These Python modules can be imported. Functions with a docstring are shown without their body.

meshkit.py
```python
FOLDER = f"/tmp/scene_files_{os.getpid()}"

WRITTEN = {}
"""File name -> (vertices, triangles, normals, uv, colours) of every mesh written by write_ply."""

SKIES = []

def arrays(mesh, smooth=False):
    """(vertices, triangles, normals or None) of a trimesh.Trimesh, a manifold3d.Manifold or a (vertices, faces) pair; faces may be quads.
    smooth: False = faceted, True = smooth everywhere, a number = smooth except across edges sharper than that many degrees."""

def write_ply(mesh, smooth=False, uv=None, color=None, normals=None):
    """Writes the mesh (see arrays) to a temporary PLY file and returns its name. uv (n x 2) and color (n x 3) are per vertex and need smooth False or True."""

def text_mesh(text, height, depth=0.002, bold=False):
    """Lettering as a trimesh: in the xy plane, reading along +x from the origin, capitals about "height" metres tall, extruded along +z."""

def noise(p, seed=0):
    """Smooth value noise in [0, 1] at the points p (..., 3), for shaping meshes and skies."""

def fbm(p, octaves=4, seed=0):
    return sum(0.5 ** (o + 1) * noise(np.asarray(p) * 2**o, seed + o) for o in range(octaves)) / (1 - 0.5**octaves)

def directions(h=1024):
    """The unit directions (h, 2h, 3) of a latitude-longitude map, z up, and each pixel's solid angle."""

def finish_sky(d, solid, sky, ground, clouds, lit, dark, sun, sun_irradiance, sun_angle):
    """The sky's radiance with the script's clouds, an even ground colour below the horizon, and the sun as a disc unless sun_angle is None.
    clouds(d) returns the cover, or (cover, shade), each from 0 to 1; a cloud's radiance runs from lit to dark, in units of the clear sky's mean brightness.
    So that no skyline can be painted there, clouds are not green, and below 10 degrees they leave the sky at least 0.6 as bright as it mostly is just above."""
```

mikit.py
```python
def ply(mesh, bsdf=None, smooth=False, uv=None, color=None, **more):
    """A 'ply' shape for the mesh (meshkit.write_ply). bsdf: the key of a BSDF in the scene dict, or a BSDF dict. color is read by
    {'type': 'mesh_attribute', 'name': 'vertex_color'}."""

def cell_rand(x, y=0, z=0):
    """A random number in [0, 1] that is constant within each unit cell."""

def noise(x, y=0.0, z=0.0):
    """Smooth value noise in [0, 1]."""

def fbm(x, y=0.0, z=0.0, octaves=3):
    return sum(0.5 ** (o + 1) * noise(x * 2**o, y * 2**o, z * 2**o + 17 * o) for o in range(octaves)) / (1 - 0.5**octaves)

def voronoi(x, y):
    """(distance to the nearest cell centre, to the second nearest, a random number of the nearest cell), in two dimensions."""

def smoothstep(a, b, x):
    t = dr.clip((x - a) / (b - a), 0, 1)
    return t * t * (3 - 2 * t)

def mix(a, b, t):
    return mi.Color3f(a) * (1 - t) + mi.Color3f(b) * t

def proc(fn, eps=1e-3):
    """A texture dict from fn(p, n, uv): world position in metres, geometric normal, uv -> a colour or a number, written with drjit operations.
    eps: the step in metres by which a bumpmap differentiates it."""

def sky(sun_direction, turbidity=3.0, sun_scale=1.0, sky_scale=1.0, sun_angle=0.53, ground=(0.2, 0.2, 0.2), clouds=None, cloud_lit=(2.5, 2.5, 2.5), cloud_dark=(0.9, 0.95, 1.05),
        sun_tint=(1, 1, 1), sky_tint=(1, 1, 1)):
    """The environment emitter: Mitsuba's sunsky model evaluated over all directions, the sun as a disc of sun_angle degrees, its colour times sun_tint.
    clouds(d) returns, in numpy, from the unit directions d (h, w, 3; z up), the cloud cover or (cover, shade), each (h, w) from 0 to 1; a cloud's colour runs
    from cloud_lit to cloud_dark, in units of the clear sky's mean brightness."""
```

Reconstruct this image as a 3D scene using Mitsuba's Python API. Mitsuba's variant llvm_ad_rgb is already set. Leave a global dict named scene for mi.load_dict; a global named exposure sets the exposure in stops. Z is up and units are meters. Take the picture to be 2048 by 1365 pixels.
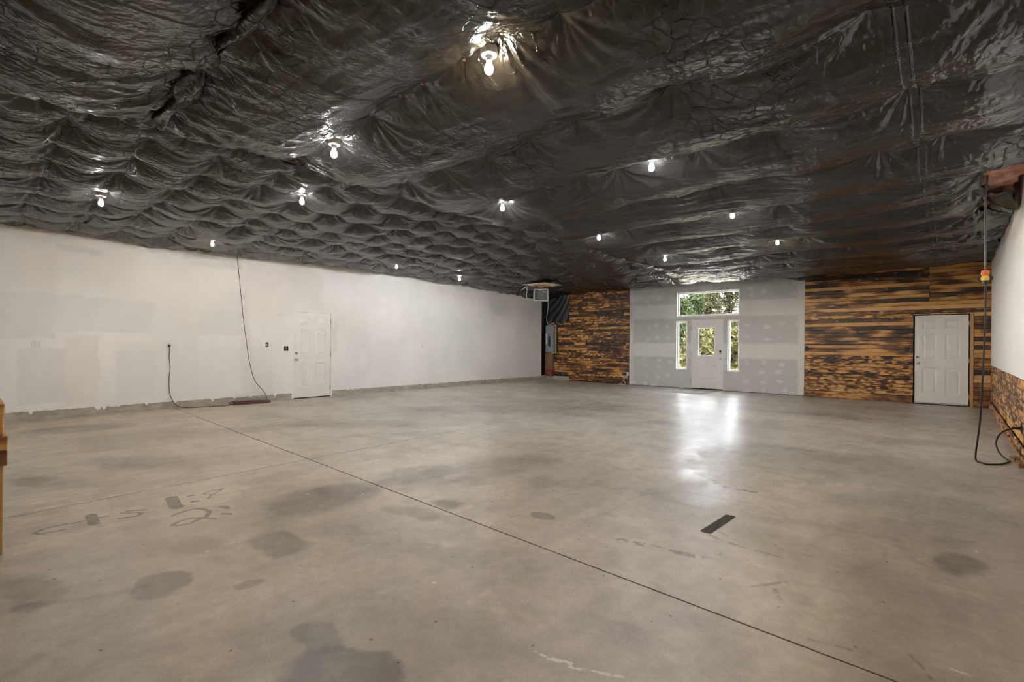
import math, random, numpy as np, trimesh, drjit as dr, mitsuba as mi, mikit, meshkit
import shapely.geometry as sg
from shapely.ops import unary_union
from scipy.ndimage import map_coordinates, gaussian_filter
from mikit import noise, fbm, voronoi, cell_rand, smoothstep, mix, proc
T = mi.ScalarTransform4f
scene, labels = {}, {}
random.seed(7)
R = np.random.default_rng(7)

# ------------------------------------------------------------------ camera, sky, exposure
# world: x runs along the left wall to the back wall, y to the left, z up; the camera stands above the origin
H, W_, D_, RW = 1.3142, 11.39, 14.80, -0.642          # eye height, left wall y, back wall x, right wall y
FPX, YAW, ROLL = 983.9, 0.7287, 0.0072
exposure = 0.63
_f = np.array([math.cos(YAW), math.sin(YAW), 0.0]); _r = np.array([math.sin(YAW), -math.cos(YAW), 0.0])
_u = math.cos(ROLL) * np.array([0, 0, 1.0]) - math.sin(ROLL) * _r
scene['camera'] = {'type': 'perspective', 'fov_axis': 'x', 'fov': math.degrees(2 * math.atan(1024 / FPX)), 'near_clip': 0.02, 'far_clip': 500.0,
    'principal_point_offset_y': -6.33 / 1365,
    'to_world': T().look_at(origin=[0, 0, H], target=[float(_f[0]), float(_f[1]), H], up=[float(v) for v in _u])}
SKY_SCALE, SUN_SCALE = 42.0, 9.0
scene['sky'] = mikit.sky((-0.12, -0.62, 0.72), turbidity=4.0, sun_scale=SUN_SCALE, sky_scale=SKY_SCALE, ground=(0.3, 0.28, 0.2),
    clouds=lambda d: .55 + .45 * np.clip(np.sin(5 * d[..., 0] + 3 * np.sin(4 * d[..., 1])) * np.sin(7 * d[..., 1] + 9 * d[..., 2]) + .4, 0, 1), cloud_lit=(4.5, 4.5, 4.5), cloud_dark=(2.5, 2.6, 2.7))
BULB = 900.0                                           # radiance of a lit bulb

# ------------------------------------------------------------------ helpers
def add(key, mesh, bsdf, smooth=False, **more):
    scene[key] = mikit.ply(mesh, bsdf, smooth=smooth, **more)
    return key
def numbered(name):
    k, i = name, 0
    while k in labels or k in scene or any(s.startswith(k + '__') for s in scene):
        i += 1; k = f'{name}_{i:03d}'
    return k
COUNT = {}
def nkey(name):                                        # quick numbering for parts
    i = COUNT.get(name, 0); COUNT[name] = i + 1
    return name if i == 0 else f'{name}_{i:03d}'
def tag(key, label=None, cat=None, group=None, kind=None):
    d = {}
    if label: d['label'] = label
    if cat: d['category'] = cat
    if group: d['group'] = group
    if kind: d['kind'] = kind
    labels[key] = d
    return key
def box(x0, x1, y0, y1, z0, z1, bev=0.0):
    x0, x1 = min(x0, x1), max(x0, x1); y0, y1 = min(y0, y1), max(y0, y1); z0, z1 = min(z0, z1), max(z0, z1)
    if not bev:
        m = trimesh.creation.box(extents=(x1 - x0, y1 - y0, z1 - z0)); m.apply_translation(((x0 + x1) / 2, (y0 + y1) / 2, (z0 + z1) / 2)); return m
    b = min(bev, .45 * (x1 - x0), .45 * (y1 - y0), .45 * (z1 - z0))
    p = []
    for X, sx in ((x0, 1), (x1, -1)):
        for Y, sy in ((y0, 1), (y1, -1)):
            for Z, sz in ((z0, 1), (z1, -1)):
                p += [(X + sx * b, Y + sy * b, Z), (X + sx * b, Y, Z + sz * b), (X, Y + sy * b, Z + sz * b)]
    return trimesh.convex.convex_hull(np.array(p))
def join(*ms): return trimesh.util.concatenate([m for m in ms if m is not None])
def crom(pts, n=10):
    p = np.array(pts, float); p = np.vstack([2 * p[0] - p[1], p, 2 * p[-1] - p[-2]]); out = []
    for i in range(1, len(p) - 2):
        for t in np.linspace(0, 1, n, endpoint=False):
            a, b, c, d = p[i - 1], p[i], p[i + 1], p[i + 2]
            out.append(.5 * (2 * b + (c - a) * t + (2 * a - 5 * b + 4 * c - d) * t * t + (3 * b - a - 3 * c + d) * t ** 3))
    return np.array(out + [p[-2]])
def tube(pts, r, n=8, flat=1.0):
    p = np.asarray(pts, float); t = np.gradient(p, axis=0); t /= np.linalg.norm(t, axis=1, keepdims=True) + 1e-12
    a = np.cross(t[0], [0, 0, 1.0] if abs(t[0][2]) < .9 else [1.0, 0, 0]); A = []
    for k in range(len(p)):
        a = a - t[k] * (a @ t[k]); a /= np.linalg.norm(a) + 1e-12; A.append(a.copy())
    A = np.array(A); B = np.cross(t, A); ang = np.arange(n) * 2 * np.pi / n
    rr = np.broadcast_to(r, (len(p),))[:, None, None]
    v = (p[:, None] + rr * (np.cos(ang)[None, :, None] * A[:, None] + flat * np.sin(ang)[None, :, None] * B[:, None])).reshape(-1, 3)
    f = []
    for i in range(len(p) - 1):
        for j in range(n):
            q = (i * n + j, i * n + (j + 1) % n, (i + 1) * n + (j + 1) % n, (i + 1) * n + j)
            f += [(q[0], q[1], q[2]), (q[0], q[2], q[3])]
    e = len(v); v = np.vstack([v, p[0], p[-1]]); m = (len(p) - 1) * n
    for j in range(n):
        f += [(e, (j + 1) % n, j), (e + 1, m + j, m + (j + 1) % n)]
    return trimesh.Trimesh(v, np.array(f), process=False)
def lathe(profile, n=32):                              # (r, z) profile about the z axis
    pr = np.array(profile, float); ang = np.arange(n) * 2 * np.pi / n
    v = np.stack([pr[:, 0, None] * np.cos(ang), pr[:, 0, None] * np.sin(ang), np.repeat(pr[:, 1, None], n, 1)], -1).reshape(-1, 3); f = []
    for i in range(len(pr) - 1):
        for j in range(n):
            a, b, c, d = i * n + j, i * n + (j + 1) % n, (i + 1) * n + (j + 1) % n, (i + 1) * n + j
            f += [(a, b, c), (a, c, d)]
    return trimesh.Trimesh(v, np.array(f), process=False)
def at(m, x=0, y=0, z=0, rz=0):
    m = m.copy()
    if rz: m.apply_transform(trimesh.transformations.rotation_matrix(rz, (0, 0, 1)))
    m.apply_translation((x, y, z)); return m
def mapv(m, fn):                                       # vertices through fn(local x, y, z) -> world arrays
    v = np.array(m.vertices); w = np.stack(fn(v[:, 0], v[:, 1], v[:, 2]), -1)
    return trimesh.Trimesh(w, np.array(m.faces)[:, ::-1], process=False)
# local wall frames: x to the right as seen from the room, y out of the wall into the room, z up
left_wall = lambda u0, z0=0.0, v0=W_: (lambda x, y, z: (u0 + x, v0 - y, z0 + z))
back_wall = lambda v0, z0=0.0, u0=D_: (lambda x, y, z: (u0 - y, v0 - x, z0 + z))
right_wall = lambda u0, z0=0.0, v0=RW: (lambda x, y, z: (u0 - x, v0 + y, z0 + z))
def prism(poly, y0, y1):                               # polygon in local (x, z) extruded along local y
    m = trimesh.creation.extrude_polygon(poly, y1 - y0); v = np.array(m.vertices)
    return trimesh.Trimesh(np.stack([v[:, 0], v[:, 2] + y0, v[:, 1]], -1), np.array(m.faces)[:, ::-1], process=False)
rect = sg.box
def quad(x0, x1, z0, z1, y): return trimesh.Trimesh([(x0, y, z0), (x1, y, z0), (x1, y, z1), (x0, y, z1)], [(0, 1, 2), (0, 2, 3)], process=False)

# ------------------------------------------------------------------ materials
def rgb(*c): return {'type': 'rgb', 'value': [float(x) for x in c]}
def mat(name, color, rough=.5, metal=0.0, spec=.5, bump=None, bscale=1.0, eps=2e-3, **more):
    c = color if isinstance(color, dict) else rgb(*color)
    b = {'type': 'principled', 'base_color': c, 'roughness': rough, 'metallic': metal, 'specular': spec, **more}
    if bump is not None: b = {'type': 'bumpmap', 'arbitrary': proc(bump, eps), 'scale': bscale, 'bsdf': b}
    scene[name] = {'type': 'twosided', 'bsdf': b}
    return name
STAINS = [(0.736, 3.155, 0.17, 0.15, 1.908, 0.45, 0.12), (1.384, 3.3, 0.26, 0.161, 1.567, 0.38, 0.2), (1.068, 2.083, 0.164, 0.108, 1.47, 0.33, 0.15), (1.025, 1.793, 0.241, 0.157, 2.032, 0.5, 0.2), (1.004, 3.644, 0.16, 0.149, 2.26, 0.25, 0.3), (4.042, -0.022, 0.2, 0.142, 2.818, 0.42, 0.35), (2.686, 3.099, 0.128, 0.113, 1.854, 0.42, 0.5), (2.977, 2.316, 0.079, 0.075, 1.344, 0.35, 0.15), (2.341, 3.088, 0.281, 0.118, 1.731, 0.25, 0.3), (2.048, 3.95, 0.53, 0.313, -3.02, 0.34, 0.35), (2.295, 3.952, 0.309, 0.228, 1.604, 0.2, 0.3), (3.527, 3.704, 0.988, 0.394, 2.928, 0.22, 0.4), (3.059, 4.003, 0.49, 0.283, 3.043, 0.2, 0.3), (1.047, 2.817, 0.081, 0.063, 3.101, 0.3, 0.2), (1.309, 6.591, 0.686, 0.28, 2.166, 0.3, 0.5), (1.16, 9.736, 0.597, 0.389, 2.815, 0.32, 0.4), (0.22, 3.593, 0.296, 0.09, 1.589, 0.33, 0.5), (0.182, 3.391, 0.072, 0.049, 2.279, 0.25, 0.3), (0.557, 6.225, 0.468, 0.169, 2.167, 0.22, 0.5), (1.961, 8.269, 0.962, 0.358, 2.646, 0.15, 0.6), (2.154, 2.006, 0.361, 0.229, 2.31, 0.15, 0.5), (0.676, 3.939, 0.366, 0.297, 3.035, 0.2, 0.6), (0.442, 6.5, 0.376, 0.15, 1.74, 0.2, 0.5), (4.184, 7.21, 1.286, 0.395, 2.314, 0.2, 0.6), (6.507, 7.445, 1.2, 0.527, 2.337, 0.18, 0.6), (8.567, 5.375, 0.94, 0.529, 2.462, 0.18, 0.6), (3.624, 0.844, 0.25, 0.213, 2.569, 0.12, 0.4), (3.429, 0.453, 0.377, 0.235, 1.514, 0.12, 0.6), (11.656, 0.966, 1.467, 1.156, 1.294, 0.2, 0.6), (11.029, 1.9, 0.74, 0.662, 1.746, 0.15, 0.6), (4.268, 0.99, 0.307, 0.177, 2.925, 0.15, 0.4), (2.335, 0.927, 0.153, 0.091, 2.546, 0.15, 0.5), (1.985, 1.108, 0.139, 0.131, -2.874, 0.15, 0.5), (0.496, 4.661, 0.251, 0.112, 1.985, 0.15, 0.5)]
MARKS = [(0.51, 4.725, 0.44, 4.734, 0.011), (0.44, 4.734, 0.377, 4.705, 0.011), (0.377, 4.705, 0.338, 4.66, 0.011), (0.338, 4.66, 0.358, 4.614, 0.011), (0.358, 4.614, 0.416, 4.601, 0.011), (0.416, 4.601, 0.488, 4.605, 0.011), (0.539, 4.71, 0.641, 4.722, 0.012), (0.641, 4.722, 0.738, 4.716, 0.012), (0.659, 4.83, 0.645, 4.586, 0.035), (0.966, 4.689, 0.864, 4.751, 0.013), (0.823, 4.722, 0.869, 4.68, 0.011), (0.869, 4.68, 0.914, 4.651, 0.011), (0.914, 4.651, 0.931, 4.606, 0.011), (0.931, 4.606, 0.897, 4.563, 0.011), (0.897, 4.563, 0.842, 4.571, 0.011), (0.842, 4.571, 0.786, 4.591, 0.011), (1.185, 4.889, 1.144, 4.572, 0.045), (1.13, 4.579, 1.194, 4.583, 0.012), (1.299, 4.837, 1.329, 4.837, 0.018), (1.271, 4.639, 1.303, 4.635, 0.018), (1.575, 4.865, 1.456, 4.74, 0.009), (1.456, 4.74, 1.403, 4.772, 0.009), (1.403, 4.772, 1.406, 4.828, 0.009), (1.406, 4.828, 1.466, 4.863, 0.009), (1.466, 4.863, 1.575, 4.865, 0.009), (1.45, 4.747, 1.385, 4.651, 0.008), (1.385, 4.651, 1.405, 4.63, 0.008), (1.072, 4.375, 1.158, 4.428, 0.016), (1.158, 4.428, 1.238, 4.43, 0.016), (1.238, 4.43, 1.284, 4.364, 0.016), (1.284, 4.364, 1.288, 4.269, 0.016), (1.288, 4.269, 1.236, 4.173, 0.016), (1.266, 4.067, 1.21, 4.164, 0.015), (1.21, 4.164, 1.142, 4.22, 0.015), (1.142, 4.22, 1.062, 4.199, 0.015), (1.062, 4.199, 1.011, 4.152, 0.015), (1.011, 4.152, 1.04, 4.113, 0.015), (1.04, 4.113, 1.109, 4.097, 0.015), (1.109, 4.097, 1.21, 4.164, 0.015), (1.392, 4.338, 1.412, 4.268, 0.02), (1.344, 4.15, 1.376, 4.109, 0.02)]
SCRATCHES = [(0.39, 5.526, 0.581, 5.534, 0.008), (0.397, 5.292, 0.532, 5.294, 0.01), (0.811, 5.312, 0.914, 5.32, 0.01), (1.637, 1.35, 1.647, 1.244, 0.006), (1.647, 1.244, 1.677, 1.164, 0.012), (1.658, 1.151, 1.749, 0.963, 0.008), (2.698, -0.011, 2.697, -0.064, 0.005)]
SCUFFS = [(3.454, 1.236, 3.411, 1.058, 0.015), (3.411, 1.058, 3.401, 0.787, 0.008), (3.567, 1.207, 3.537, 1.147, 0.01), (2.967, 1.659, 3.068, 1.097, 0.03), (5.14, 2.052, 4.731, 1.559, 0.03), (4.731, 1.559, 4.756, 1.307, 0.03), (6.125, 1.85, 6.031, 1.767, 0.01), (2.868, 0.81, 3.061, 0.683, 0.012), (2.93, 0.701, 2.833, 0.654, 0.012), (2.539, 0.464, 2.573, 0.32, 0.006), (2.706, 0.124, 2.635, 0.081, 0.006), (2.635, 0.081, 2.561, 0.051, 0.006)]
def _perturb(x, y, s, a, k=0.0):
    return x + a * (fbm(x * s + k, y * s + 3.1, 1.5) - .5) * 2, y + a * (fbm(x * s + 9.7 + k, y * s + 7.7, 4.5) - .5) * 2
def seg_mask(x, y, segs, soft=.006):
    m = mi.Float(0)
    for (ax, ay, bx, by, w) in segs:
        dx, dy = bx - ax, by - ay; L = dx * dx + dy * dy + 1e-9
        t = dr.clip(((x - ax) * dx + (y - ay) * dy) / L, 0, 1)
        d = dr.sqrt(dr.square(x - ax - t * dx) + dr.square(y - ay - t * dy))
        m = dr.maximum(m, 1 - smoothstep(w - soft, w + soft, d))
    return m
def stain_mask(x, y):
    xs, ys = _perturb(x, y, 2.6, .11); xs, ys = _perturb(xs, ys, 11.0, .04)
    m = mi.Float(0)
    for (cx, cy, a, b, ang, st, soft) in STAINS:
        c, s = math.cos(ang), math.sin(ang)
        p, q = ((xs - cx) * c + (ys - cy) * s) / a, (-(xs - cx) * s + (ys - cy) * c) / b
        d = dr.sqrt(p * p + q * q)
        m = 1 - (1 - m) * (1 - st * (1 - smoothstep(1 - soft, 1 + soft, d)))
    return m
def floor_color(p, n, uv):
    x, y = p.x, p.y
    big = fbm(x * .35 + 3, y * .35 + 8, 0, 4); mid = fbm(x * 1.6, y * 1.1 + 5, 2, 4); fine = fbm(x * 22, y * 22, 1, 3); grain = noise(x * 160, y * 160, 3)
    c = mix((.475, .392, .298), (.445, .42, .375), smoothstep(1.5, 8.0, x + .35 * (big - .5) * 8))
    c = c * .80 * (.88 + .26 * smoothstep(.25, .75, .55 * big + .45 * mid)) * (.90 + .20 * fine) * (.93 + .14 * grain)
    trowel = fbm(x * 3.2 + 2 * mid, y * 9.0, 6, 3)
    c = c * (.955 + .09 * smoothstep(.3, .7, trowel))
    c = c * (1 - .14 * smoothstep(.50, .72, fbm(x * 1.0 + .3 * mid, y * .75, 12, 4))) * (1 - .10 * smoothstep(.55, .7, fbm(x * 4.5, y * 3.0, 15, 3)))
    m = stain_mask(x, y)
    m = m * (.8 + .4 * fbm(x * 9, y * 9, 5, 3))
    c = c * (1 - .95 * dr.clip(m, 0, .9))
    scuff = fbm(x * .9 + 20, y * .9, 3, 2)
    arcs = 1 - smoothstep(.0, .035, dr.abs(fbm(x * 1.3, y * 1.3, 9, 2) - .5))
    c = c * (1 - .10 * arcs * smoothstep(.45, .6, scuff))
    c = c * (1 - .40 * seg_mask(x, y, SCUFFS, .012) * smoothstep(.25, .6, fbm(x * 25, y * 25, 2, 2)))
    xm, ym = _perturb(x, y, 30.0, .004)
    c = c * (1 - .60 * seg_mask(xm, ym, MARKS, .004) * (.75 + .5 * fbm(x * 40, y * 40, 8, 2)))
    v1, v2, vr = voronoi(x * 5.0, y * 5.0)
    specks = (1 - smoothstep(.02, .05, v1)) * smoothstep(.80, .82, vr)
    c = c * (1 - .55 * specks)
    w1, w2, wr = voronoi(x * 3.0 + 7, y * 3.0 + 1)
    paint = (1 - smoothstep(.03, .045, w1)) * smoothstep(.86, .87, wr) * smoothstep(.45, .55, fbm(x * .5 + 4, y * .5, 7, 2))
    white = dr.maximum(seg_mask(xm, ym, SCRATCHES, .004) * smoothstep(.2, .5, fbm(x * 60, y * 60, 8, 2)), paint * .7)
    c = mix(c, (.62, .58, .5), white * .8)
    return mi.Color3f(c)
def floor_rough(p, n, uv):
    return .20 + .26 * fbm(p.x * 1.2, p.y * 2.0, 4, 4) + .10 * noise(p.x * 9, p.y * 14, 2)
mat('concrete_floor', proc(floor_color), rough=proc(floor_rough), spec=.5, bump=lambda p, n, uv: fbm(p.x * 6, p.y * 9, 0, 3), bscale=.0022, eps=4e-3)
mat('dark_gap', (.02, .018, .016), .9)
def curb_color(p, n, uv):
    f = fbm(p.x * 6, p.z * 14, p.y * 6, 4); g = fbm(p.x * 40, p.z * 40, p.y * 40, 2)
    return mix((.30, .275, .23), (.46, .43, .37), smoothstep(.25, .75, f)) * (.85 + .3 * g)
mat('concrete_curb', proc(curb_color), .85, bump=lambda p, n, uv: fbm(p.x * 45, p.z * 45, p.y * 45, 3), bscale=.006)
PATCHES = [  # unpainted and half painted patches of the left wall: x0, x1, z0, z1, colour, strength
 (1.06,1.70,2.85,2.96,(.58,.58,.60),.8),(.2,1.09,1.35,2.12,(.60,.59,.58),.7),(1.09,2.42,1.47,2.09,(.62,.62,.62),.6),(1.20,1.64,.19,1.41,(.68,.62,.53),.7),(1.73,2.40,1.30,1.48,(.80,.79,.77),.8),
 (.61,1.21,.25,1.18,(.57,.58,.58),.6),(1.91,2.48,.25,1.14,(.64,.65,.64),.6),(2.70,3.21,.19,1.24,(.66,.66,.65),.5),(3.20,4.01,1.17,1.45,(.80,.79,.78),.7),(4.01,4.67,.16,1.20,(.64,.64,.62),.65),
 (2.87,4.01,1.46,1.99,(.66,.65,.63),.55),(4.80,5.87,1.92,2.96,(.64,.64,.62),.6),(4.07,4.81,1.87,2.95,(.72,.66,.62),.5),(3.07,4.00,2.84,2.95,(.60,.59,.58),.6),(5.53,6.19,2.10,2.43,(.66,.66,.65),.6),
 (1.42,2.42,2.26,2.84,(.74,.69,.62),.5),(2.42,3.67,2.05,2.81,(.76,.71,.64),.5),(6.10,6.24,1.08,1.84,(.64,.62,.59),.9),(.2,1.06,2.17,2.80,(.68,.65,.62),.5),(9.0,9.22,1.5,2.1,(.70,.70,.68),.35),(7.4,7.52,1.0,1.6,(.72,.72,.70),.3)]
def left_color(p, n, uv):
    x, z = p.x, p.z
    x2, z2 = _perturb(x, z, 2.5, .09); x2, z2 = _perturb(x2, z2, 12.0, .03)
    c = mix((.83, .825, .81), (.775, .77, .755), smoothstep(.3, .7, fbm(x * 1.3, z * 1.1, 2, 3)))
    roll = fbm(x * 7, z * 1.2, 3, 3)
    c = c * (.975 + .05 * roll)
    for (x0, x1, z0, z1, col, st) in PATCHES:
        m = smoothstep(x0 - .025, x0 + .025, x2) * (1 - smoothstep(x1 - .025, x1 + .025, x2)) * smoothstep(z0 - .02, z0 + .02, z2) * (1 - smoothstep(z1 - .03, z1 + .03, z2))
        c = mix(c, mi.Color3f(col) * 1.08, .72 * st * m * (.75 + .5 * (fbm(x * 9, z * 5, 1, 3) - .3)))
    return mi.Color3f(c)
mat('painted_drywall', proc(left_color), .55, bump=lambda p, n, uv: fbm(p.x * 60, p.z * 60, 1, 2), bscale=.0008)
mat('white_wall', proc(lambda p, n, uv: mix((.80, .795, .785), (.75, .745, .735), fbm(p.x * 2.2, p.z * 1.3, p.y, 3)) * (.985 + .03 * noise(p.x * 14, p.z * .8, 2))), .6)
_rb = np.random.default_rng(19)
BLOBS = [(v + _rb.uniform(-.10, .10), z + _rb.uniform(-.06, .06)) for v in (3.05, 3.42, 3.86, 4.24, 5.0, 6.0, 6.6, 7.0, 7.38, 7.78) for z in (.08, .34, .62, .86, 1.55, 1.9, 2.76, 2.98) if _rb.random() < .78]
def gyp_color(p, n, uv):
    y, z = p.y, p.z
    y2, z2 = _perturb(y, z, 4.0, .05); y2, z2 = _perturb(y2, z2, 16.0, .02)
    c = mix((.53, .527, .52), (.58, .575, .568), fbm(y * 2, z * 2, 3, 3))
    mud = mi.Float(0)
    for zc, hw in ((1.17, .215), (2.38, .225)):
        mud = dr.maximum(mud, smoothstep(zc - hw - .05, zc - hw + .05, z2) * (1 - smoothstep(zc + hw - .05, zc + hw + .05, z2)))
    for vc, hw in ((7.93, .1), (2.93, .10), (5.45, .17)):
        mud = dr.maximum(mud, .85 * (1 - smoothstep(hw - .04, hw + .05, dr.abs(y2 - vc))) * (smoothstep(2.9, 3.0, z) if vc == 5.45 else mi.Float(1)))
    for k, (bv, bz) in enumerate(BLOBS):
        a = .07 + .04 * ((k * 37) % 10) / 10; b = .055 + .03 * ((k * 53) % 10) / 10
        d = dr.sqrt(dr.square((y2 - bv) / a) + dr.square((z2 - bz) / b))
        mud = dr.maximum(mud, (.35 + .5 * ((k * 71) % 10) / 10) * (1 - smoothstep(.5, 1.25, d)))
    c = mix(c, (.735, .735, .725), mud * (.75 + .35 * fbm(y * 5, z * 7, 2, 3)))
    return mi.Color3f(c)
mat('mudded_drywall', proc(gyp_color), .75)
def burnt(axis):
    def col(p, n, uv):
        a = p.y if axis == 'y' else p.x
        s1 = uv.x; q = dr.floor(uv.y * .1); st = q * .1; ac = uv.y - 10 * q          # per-plank seed, style (0 long scorch, 1 fine spots), place across the plank
        z = p.z; o = s1 * 57.0
        grain = fbm(a * 3 + o, z * 150 + 9 * noise(a * 2 + o, z * 5, 1), o, 3)
        ring = fbm(a * 1.3 + o, z * 32 + 4 * noise(a * 2.5 + o, z * 6, 2), o, 3)
        t = .80 * fbm(a * 2.4 + o, z * 7 + o, o + 3, 3) + .20 * ring
        ts = .5 * noise(a * 13 + o, z * 30, o) + .35 * fbm(a * 5 + o, z * 20, o + 8, 2) + .15 * ring
        bias = .30 * (cell_rand(s1 * 517.0) - .46) + (.05 * smoothstep(7.0, 8.0, p.y) if axis == 'y' else 0.0)
        t = dr.lerp(dr.clip((t + bias - .20) / .62, 0, 1), dr.clip((ts + .5 * bias - .20) / .60, 0, 1), st)
        edge = smoothstep(.10, .0, ac) + smoothstep(.92, 1.0, ac)
        t = dr.clip(t + .42 * edge * (.35 + .65 * noise(a * 4 + o, o, 2)), 0, 1)
        light = mix((.72, .41, .14), (.53, .26, .076), ring) * (.80 + .40 * grain)
        light = mix(light, mi.Color3f(.70, .44, .21) * (.85 + .3 * grain), .8 * smoothstep(.82, .9, cell_rand(s1 * 911.0)))
        c = mix(light, mi.Color3f(.20, .075, .022) * (.75 + .5 * grain), smoothstep(.22, .60, t))
        c = mix(c, (.024, .015, .012), smoothstep(.46, .82, t))
        f1, f2, kr = voronoi(a * 2.1 + o, (z * 2.1 + o) * 2.5)
        on = smoothstep(.45, .5, kr)
        eye = (1 - smoothstep(.05, .07, f1)) * smoothstep(.018, .032, f1) * on; core = (1 - smoothstep(.018, .03, f1)) * on
        c = mix(c, (.58, .36, .17), eye * .75); c = mix(c, (.09, .035, .012), core * .9)
        return mi.Color3f(c)
    return col
mat('burnt_wood_back', proc(burnt('y')), .42, spec=.45)
mat('burnt_wood_side', proc(burnt('x')), .42, spec=.45)
mat('raw_wood', proc(lambda p, n, uv: mix((.58, .36, .17), (.40, .22, .09), fbm(p.x * 30, p.y * 30, p.z * 3, 3))), .6)
mat('offcut_wood', proc(lambda p, n, uv: mix((.36, .19, .085), (.14, .065, .03), smoothstep(.35, .7, fbm(p.x * 16, p.y * 8, p.z * 30, 3)))), .55)
def plastic_bump(p, n, uv):
    x, y = p.x, p.y
    wx, wy = x + .05 * noise(x * 4, y * 4, 2), y + .05 * noise(x * 4, y * 4, 7)
    a = fbm(wx * 9, wy * 22, p.z * 3, 3) * .8 + fbm(wx * 30, wy * 30, 3, 2) * .25
    v1, v2, r = voronoi(wx * 9, wy * 9)
    ridge = (1 - smoothstep(0, .09, v2 - v1)) * smoothstep(.50, .68, fbm(x * .9 + 3, y * .9 + 9, 2, 2))
    w1, w2, r2 = voronoi(wx * 26, wy * 20)
    fine = (w2 - w1) * .22
    crease = 1 - smoothstep(0, .012, dr.abs(dr.abs(y - .23 + .02 * noise(x * 2, 3)) - .03))
    crease2 = 1 - smoothstep(0, .012, dr.abs(y - 3.25 + .02 * noise(x * 2, 5)))
    crease3 = 1 - smoothstep(0, .015, dr.abs(y - 8.3 + .02 * noise(x * 2, 7)))
    web = (1 - smoothstep(0, .05, dr.abs(fbm(x * 5 + 2, y * 3.5, 3, 3) - .5))) * smoothstep(.35, .6, noise(x * 6, y * 6, 11)) * dr.exp(-dr.square((x - 4.4) / 1.3) - dr.square((y - .95 + .12 * (x - 4.4)) / .34))
    return .95 * a + 1.1 * web + .35 * ridge + .7 * fine + .5 * (crease + crease2 + crease3)
mat('black_plastic', proc(lambda p, n, uv: mix((.0035, .0035, .0035), (.0075, .0075, .0075), fbm(p.x * 2, p.y * 2, 1, 3))), rough=proc(lambda p, n, uv: .15 + .19 * fbm(p.x * 1.3, p.y * 2.0, 4, 3)), spec=.95, bump=plastic_bump, bscale=.015, eps=3e-3)
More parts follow.
